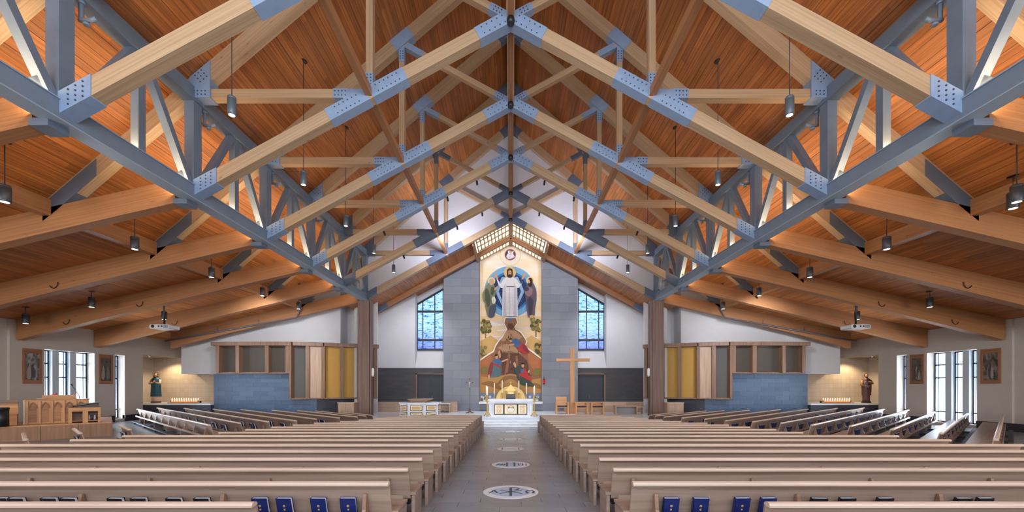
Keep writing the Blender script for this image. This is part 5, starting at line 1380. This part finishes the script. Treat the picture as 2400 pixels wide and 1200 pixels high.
for s, y0, y1, i, lab in specs:
    T = thing('framed_picture', lab, 'picture', (0, 0, 0))
    z0, z1 = EYE + .12, EYE + 1.79
    def rb(b, xa, xb, *a): mirror_box(b, s, 23.0 - xb, 23.0 - xa, *a)
    fw = .09
    b = MB(); rb(b, .0, .03, y0, y1, z0, z1); b.build('mount', FRM, T)
    for (a0, a1, c0_, c1_) in ((y0, y1, z0, z0 + .17), (y0, y1, z1 - .22, z1), (y0, y0 + fw, z0 + .17, z1 - .22), (y1 - fw, y1, z0 + .17, z1 - .22)):
        b = MB(); rb(b, .03, .06, a0, a1, c0_, c1_); b.build('frame_rail', FRM, T)
    skyc = (srgb(150, 150, 156), srgb(60, 62, 66), srgb(140, 130, 118), srgb(54, 58, 62))[i - 1]
    b = MB(); rb(b, .03, .035, y0 + fw, y1 - fw, z0 + .17, z1 - .22); cv = b.build('canvas', pic_paint('canvas_%d' % i, i * 3.7, srgb(52, 48, 46), skyc, srgb(98, 90, 80)), T)
    random.seed(30 + i)
    yc = (y0 + y1) / 2
    for q in range(5):                                   # painted standing and bending figures
        yy = yc + random.uniform(-.16, .16); zz = z0 + .2 + random.uniform(.05, .2); h = random.uniform(.45, .75); w_ = random.uniform(.06, .1)
        pts = smooth_closed([(yy - w_, zz), (yy - w_ * .7, zz + h * .6), (yy - w_ * .3, zz + h * .85), (yy, zz + h), (yy + w_ * .4, zz + h * .82), (yy + w_ * .9, zz + h * .5), (yy + w_ * .8, zz)], 3)
        m = MB(); m.poly([(s * (23.0 - .036 - q * .0008), a, c) for a, c in pts])
        m.build('painted_figure', plain('figure_%d' % (q % 4), (srgb(150, 140, 126), srgb(84, 60, 52), srgb(120, 112, 100), srgb(66, 70, 84))[q % 4], .7), cv)
# ------------------------------------------------------------------ music platform
PZ = EYE - 1.49
A = Vector((-16.7, 17.0, 0)); Bv = Vector((-21.6, 12.1, 0)); tv = (Bv - A).normalized(); nvv = Vector((-.7071, .7071, 0))
PT = thing('music_platform', 'raised wooden music platform with a panelled front', 'platform', (0, 0, 0))
ln = (Bv - A).length
depth = 1.75
b = MB(); b.prism([tuple(A + tv * .0 + Vector((0, 0, PZ - .05))), tuple(Bv + Vector((0, 0, PZ - .05))), tuple(Bv + nvv * depth + Vector((0, 0, PZ - .05))), tuple(A + nvv * 4.2 + Vector((0, 0, PZ - .05)))], (0, 0, .05)); b.build('deck', OAKO, PT)
PANO = wood('platform_front', srgb(128, 92, 66), srgb(154, 114, 84), .45, .5, 12, objvar=.08)
n = 7
for i in range(n):
    p0 = A + tv * (ln * i / n); p1 = A + tv * (ln * (i + 1) / n - .012)
    b = MB(); q = [p0, p1, p1 + nvv * .05, p0 + nvv * .05]; b.prism([(p.x, p.y, -.15) for p in q], (0, 0, PZ - .05 + .15)); b.build('front_panel', PANO, PT)
for i in range(4):
    p0 = A + nvv * (4.2 * i / 4 + .05); p1 = A + nvv * (4.2 * (i + 1) / 4 - .012)
    b = MB(); q = [p0, p1, p1 + tv * .05, p0 + tv * .05]; b.prism([(p.x, p.y, -.15) for p in q], (0, 0, PZ - .05 + .15)); b.build('side_panel', PANO, PT)
b = MB(); q = [A + tv * .08 + nvv * .08, Bv + nvv * .08, Bv + nvv * depth, A + nvv * 4.1 + tv * .08]; b.prism([(p.x, p.y, -.15) for p in q], (0, 0, PZ - .06 + .15)); b.build('core', DARK, PT)
RZ = math.radians(45)
def place(px, d): return (X(px, d), d, PZ)
# organ console: local x along its face (towards the altar), local -y towards the pews
T = thing('organ_console', 'oak organ console with a row of gothic arch panels', 'organ', (-18.96, 15.8, PZ), RZ)
W_ = 1.72; H_ = .96
b = MB(); b.box(0, W_, .0, .75, 0, H_ - .04); b.build('case', OAKO, T)
b = MB(); b.box(-.03, W_ + .03, -.06, .8, H_ - .04, H_); b.build('top_board', OAKO, T)
b = MB(); b.box(-.03, .02, -.04, .78, 0, H_ - .04); b.build('side_panel', OAKL, T)
nb = 5; bw_ = (W_ - .1) / nb
for i in range(nb):
    x0 = .08 + i * bw_
    w2 = bw_ - .12; xc = x0 + w2 / 2 + .03
    hs = .62
    arch = [(xc - w2 / 2, .06), (xc + w2 / 2, .06), (xc + w2 / 2, hs)]
    for k in range(1, 7): 
        t = k / 7; arch.append((xc + w2 / 2 * (1 - t ** 1.7), hs + .22 * t ** .85))
    arch.append((xc, hs + .22))
    for k in range(6, 0, -1):
        t = k / 7; arch.append((xc - w2 / 2 * (1 - t ** 1.7), hs + .22 * t ** .85))
    arch.append((xc - w2 / 2, hs))
    b = MB(); b.prism([(x, -.006, z) for x, z in arch], (0, .02, 0)); ar = b.build('arch_panel', wood('arch_panel_oak', srgb(150, 98, 56), srgb(182, 126, 80), .45, .5, 12), T)
    m = MB()
    for p, q in zip(arch[2:-1], arch[3:]): m.bar((p[0], -.025, p[1]), (q[0], -.025, q[1]), .04, .035, side=(0, 1, 0))
    m.build('arch_moulding', wood('moulding_oak', srgb(120, 76, 44), srgb(146, 96, 58), .45), ar)
for i in range(nb + 1):
    x0 = .03 + i * bw_
    b = MB(); b.box(x0, x0 + .07, -.045, .0, 0, H_ - .06); b.build('stile', OAKO, T)
T2 = thing('music_rack', 'low oak music rack standing on top of the organ console', 'music rack', (-18.96, 15.8, PZ + H_), RZ)
b = MB(); b.box(.42, 1.36, .35, .4, .0, .16); b.build('board', OAKO, T2)
b = MB(); b.box(.4, 1.38, .32, .5, .0, .03); b.build('foot', OAKO, T2)
T2 = thing('potted_flower', 'small vase of coral red flowers on the organ console', 'flowers', (0, 0, 0))
c = Vector((-18.96, 15.8, PZ + H_)) + Vector((math.cos(RZ), math.sin(RZ), 0)) * .75 + nvv * .62
b = MB(); b.lathe([(.03, 0), (.045, .05), (.03, .1)], tuple(c), 10); b.build('vase', STONE, T2)
random.seed(9)
for q in range(8):
    m = MB(); m.ball((c.x + random.uniform(-.09, .09), c.y + random.uniform(-.06, .06), c.z + .15 + random.uniform(0, .1)), .04, .04, .03, 8, 5); m.build('blossom', plain('coral_petal', srgb(226, 110, 92), .6), T2)
T2 = thing('clip_lamp', 'white dish-shaped lamp head on the front edge of the console', 'lamp', (0, 0, 0))
c = Vector((-18.96, 15.8, PZ + H_)) + Vector((math.cos(RZ), math.sin(RZ), 0)) * .42 + nvv * .1
b = MB(); b.lathe([(.03, 0), (.1, .015), (.16, .03), (.16, .04)], tuple(c), 16, sy=.6); b.build('dish', plain('lamp_white', srgb(206, 200, 190), .5), T2)
# small speaking desk at the platform corner
T = thing('cantor_desk', 'small oak cantor desk with sloping lid and open shelves', 'desk', (X(160, 16.25), 16.25, PZ), RZ)
T.scale = (.86, .9, 1)
b = MB(); b.box(0, .06, 0, .55, 0, .62); b.build('side_panel', OAKC, T)
b = MB(); b.box(.52, .58, 0, .55, 0, .62); b.build('divider', OAKC, T); b = MB(); b.box(1.0, 1.06, 0, .55, 0, .62); b.build('side_panel', OAKO, T)
b = MB(); b.box(0, 1.06, .5, .55, 0, .62); b.build('back_panel', SCREEN, T)
b = MB(); b.box(0, 1.06, -.01, .0, .46, .62); b.box(0, .12, -.01, 0, 0, .46); b.box(.46, .64, -.01, 0, 0, .46); b.box(.97, 1.06, -.01, 0, 0, .46); b.build('front_frame', OAKO, T)
b = MB(); b.box(0, 1.06, 0, .55, .06, .09); b.build('shelf', OAKO, T)
b = MB(); b.frame_box((-.03, -.1, .66), (1.15, 0, .16), (0, .7, .0), (0, 0, .03)); b.build('sloping_lid', plain('lid_grey', srgb(110, 96, 84), .5), T)
b = MB(); b.prism([(.3, .05, .62), (1.0, .05, .62), (1.0, .05, .8), (.3, .05, .68)], (0, .45, 0)); b.build('lid_box', plain('lid_dark', srgb(74, 70, 72), .5), T)
random.seed(4)
for q, (x, z) in enumerate(((.58, .09), (.66, .09), (.74, .09))):
    b = MB(); b.lathe([(.035, 0), (.04, .1), (.02, .16), (.03, .2)], (0, 0, 0), 10)
    p = Vector((X(160, 16.25), 16.25, PZ)) + Vector((math.cos(RZ), math.sin(RZ), 0)) * x + nvv * .2
    o = tag(b.build('bottle', plain('bottle_%d' % q, (srgb(210, 214, 220), srgb(60, 64, 74), srgb(190, 196, 206))[q], .3)), ('white', 'dark', 'pale grey')[q] + ' bottle in the open shelf of the cantor desk', 'bottle')
    o.location = (p.x, p.y, PZ + .09)
# choir bench and piano-like cabinet at the outer end
T = thing('choir_bench', 'long oak choir bench with panelled back beside the organ console', 'bench', (-20.0, 14.6, PZ), RZ)
b = MB(); b.box(-1.6, 1.42, .25, .3, 0, .78); b.build('backrest', OAKO, T)
b = MB(); b.box(-1.6, .95, .32, .37, .7, .95); b.box(1.0, 1.42, .32, .37, .7, .95); b.build('top_rail', SCREEN, T)
b = MB(); b.frame_box((-.3, .05, .02), (.95, 0, .0), (0, .1, .55), (0, .03, 0)); b.build('reading_board', OAKL, T)
b = MB(); b.box(-1.6, 1.42, -.1, .25, .36, .41); b.build('seat', OAKO, T)
b = MB(); b.box(-1.6, 1.42, -.06, .2, 0, .36); b.build('seat_base', OAKO, T)
T = thing('drum_stool', 'black round drum stool in front of the choir bench', 'stool', (X(2, 14.9), 14.9, PZ))
b = MB(); b.lathe([(.2, .62), (.22, .66), (.2, .7)], (0, 0, 0), 18); b.build('cushion', DARK, T)
b = MB(); b.lathe([(.2, 0), (.2, .62)], (0, 0, 0), 18, smooth=True); b.build('shell', DARK, T)
# microphone stand
T = thing('microphone_stand', 'thin dark microphone stand behind the organ console', 'microphone', (X(186, 17.5), 17.5, PZ))
b = MB(); b.lathe([(.14, 0), (.13, .02), (.02, .04)], (0, 0, 0), 14); b.build('base', DARK, T)
b = MB(); b.tube([(0, 0, .03), (0, 0, 1.05)], .012, 6); b.tube([(0, 0, 1.05), (-.3, 0, 1.5)], .01, 6); b.build('boom', DARK, T)
b = MB(); b.tube([(-.3, 0, 1.5), (-.35, 0, 1.58)], [.02, .026], 8); b.build('capsule', DARK, T)
# ------------------------------------------------------------------ pendant lamps
LMP = plain('lamp_grey', srgb(98, 110, 120), .4, .2); LMD = plain('lamp_dark', srgb(62, 64, 70), .45, .2)
LENS = emitter('lamp_lens', (1.0, .9, .74), 3)
def lamp_meshes(r, h, mt):
    a = MB(); a.lathe([(r * .93, .0), (r, .01), (r, h * .86), (r * .97, h * .865), (r * .97, h * .88), (r, h * .885), (r, h - .015), (r * .9, h)], (0, 0, 0), 18)
    c = MB(); c.lathe([(r * .72, -.004), (r * .72, .006)], (0, 0, 0), 16)
    e = MB(); e.lathe([(.05, -.02), (.12, -.015), (.12, .0)], (0, 0, 0), 16)
    return a.mesh('housing', mt), c.mesh('lens', LENS), e.mesh('canopy', DARK)
LA, LB_ = lamp_meshes(.1, .46, LMP), lamp_meshes(.12, .42, LMD)
def pendant(x, y, zb, me, h, label, group, power, ang=70):
    T = thing('pendant_lamp', label, 'pendant lamp', (x, y, zb), 0, group)
    link('housing', me[0], T); link('lens', me[1], T)
    top = roof_z(x) - zb
    c = MB(); c.tube([(0, 0, h), (0, 0, top - .01)], .012, 6); c.build('cord', LMD, T)
    link('canopy', me[2], T, (0, 0, top))
    if power: spot('pendant_light', (x, y, zb - .03), (x, y, 0), power, (1.0, .88, .74), ang, .7, .08)
for k in range(-1, 5):
    y = D[k] + S / 2
    for s in (-1, 1):
        if k >= 0:
            pendant(s * 7.0, y, EYE + 6.8, LA, .46, 'grey cylinder pendant lamp on a long cord over the nave, %s' % sn[s], 'nave pendants, ' + sn[s], 330)
            pendant(s * 12.7, y, EYE + 4.62, LB_, .42, 'dark cylinder pendant lamp between the aisle beams, %s' % sn[s], 'inner aisle pendants, ' + sn[s], 260, 80)
y = D[0] + S / 2
pendant(13.35, y + .6, EYE + 4.72, LB_, .42, 'second of the paired dark cylinder lamps nearest the rear, wooden cross side', 'inner aisle pendants', 0)
for s in (-1, 1):
    pendant(s * 18.3, 17.7, EYE + 3.45, LB_, .42, 'short dark pendant lamp high over the outer aisle, %s' % sn[s], 'outer aisle pendants', 90, 90)
    pendant(s * 17.7, 20.7, EYE + 3.4, LB_, .42, 'short dark pendant lamp just behind the projector, %s' % sn[s], 'outer aisle pendants', 60, 90)
pendant(-21.3, 17.8, EYE + 2.75, LB_, .36, 'thin dark pendant lamp close to the side wall above the organ', 'outer aisle pendants', 40, 90)
# ------------------------------------------------------------------ projectors
PW = plain('projector_white', srgb(206, 208, 214), .45)
for s in (-1, 1):
    d = 19.2; x = X(385, d) if s < 0 else X(2006, d); z = Z(772, d)
    T = thing('projector', 'white ceiling projector on a black pole, %s' % sn[s], 'projector', (x, d, z))
    b = MB(); W2, H2 = .46, .2
    b.prism([(-W2, -.28, .03), (-W2 + .05, -.28, 0), (W2 - .05, -.28, 0), (W2, -.28, .03), (W2, -.28, H2 - .04), (W2 - .08, -.28, H2), (-W2 + .08, -.28, H2), (-W2, -.28, H2 - .04)], (0, .62, 0)); b.build('case', PW, T)
    for xx, r in ((-.3, .075), (-.02, .04), (.12, .04)):
        m = MB(); m.lathe([(r, -.02), (r, .01), (r * .6, .02)], (0, 0, 0), 14); o = m.build('lens_barrel', DARK, T, loc=(xx, -.285, .11)); o.rotation_euler = (PI / 2, 0, 0)
    b = MB()
    for i in range(7): b.box(.2, .42, -.288, -.28, .04 + i * .02, .05 + i * .02)
    b.build('vent_grille', LMD, T)
    b = MB(); b.box(-.14, .14, -.12, .12, H2, H2 + .04); b.build('mount_plate', DARK, T)
    b = MB(); b.tube([(0, 0, H2 + .03), (0, 0, roof_z(x) - z - .01)], .04, 10); b.build('pole', DARK, T)
# ------------------------------------------------------------------ track lights under the trusses by the gable
for k in (3, 4):
    for s in (-1, 1):
        for x in (1.6, 3.0, 6.0):
            dd = D[k] + .25
            T = thing('track_light', 'small black track spotlight under the %s truss from the gable, %s' % (ordinal[k], sn[s]), 'spotlight', (s * x, dd, chord_pt(x) - .2), 0, 'track spotlights, %s truss, %s' % (ordinal[k], sn[s]))
            b = MB(); b.box(-.02, .02, -.02, .02, -.02, .1); b.build('stem', DARK, T)
            b = MB(); b.tube([(0, -.06, -.02), (0, .12, -.1)], .05, 10); b.build('head', DARK, T)
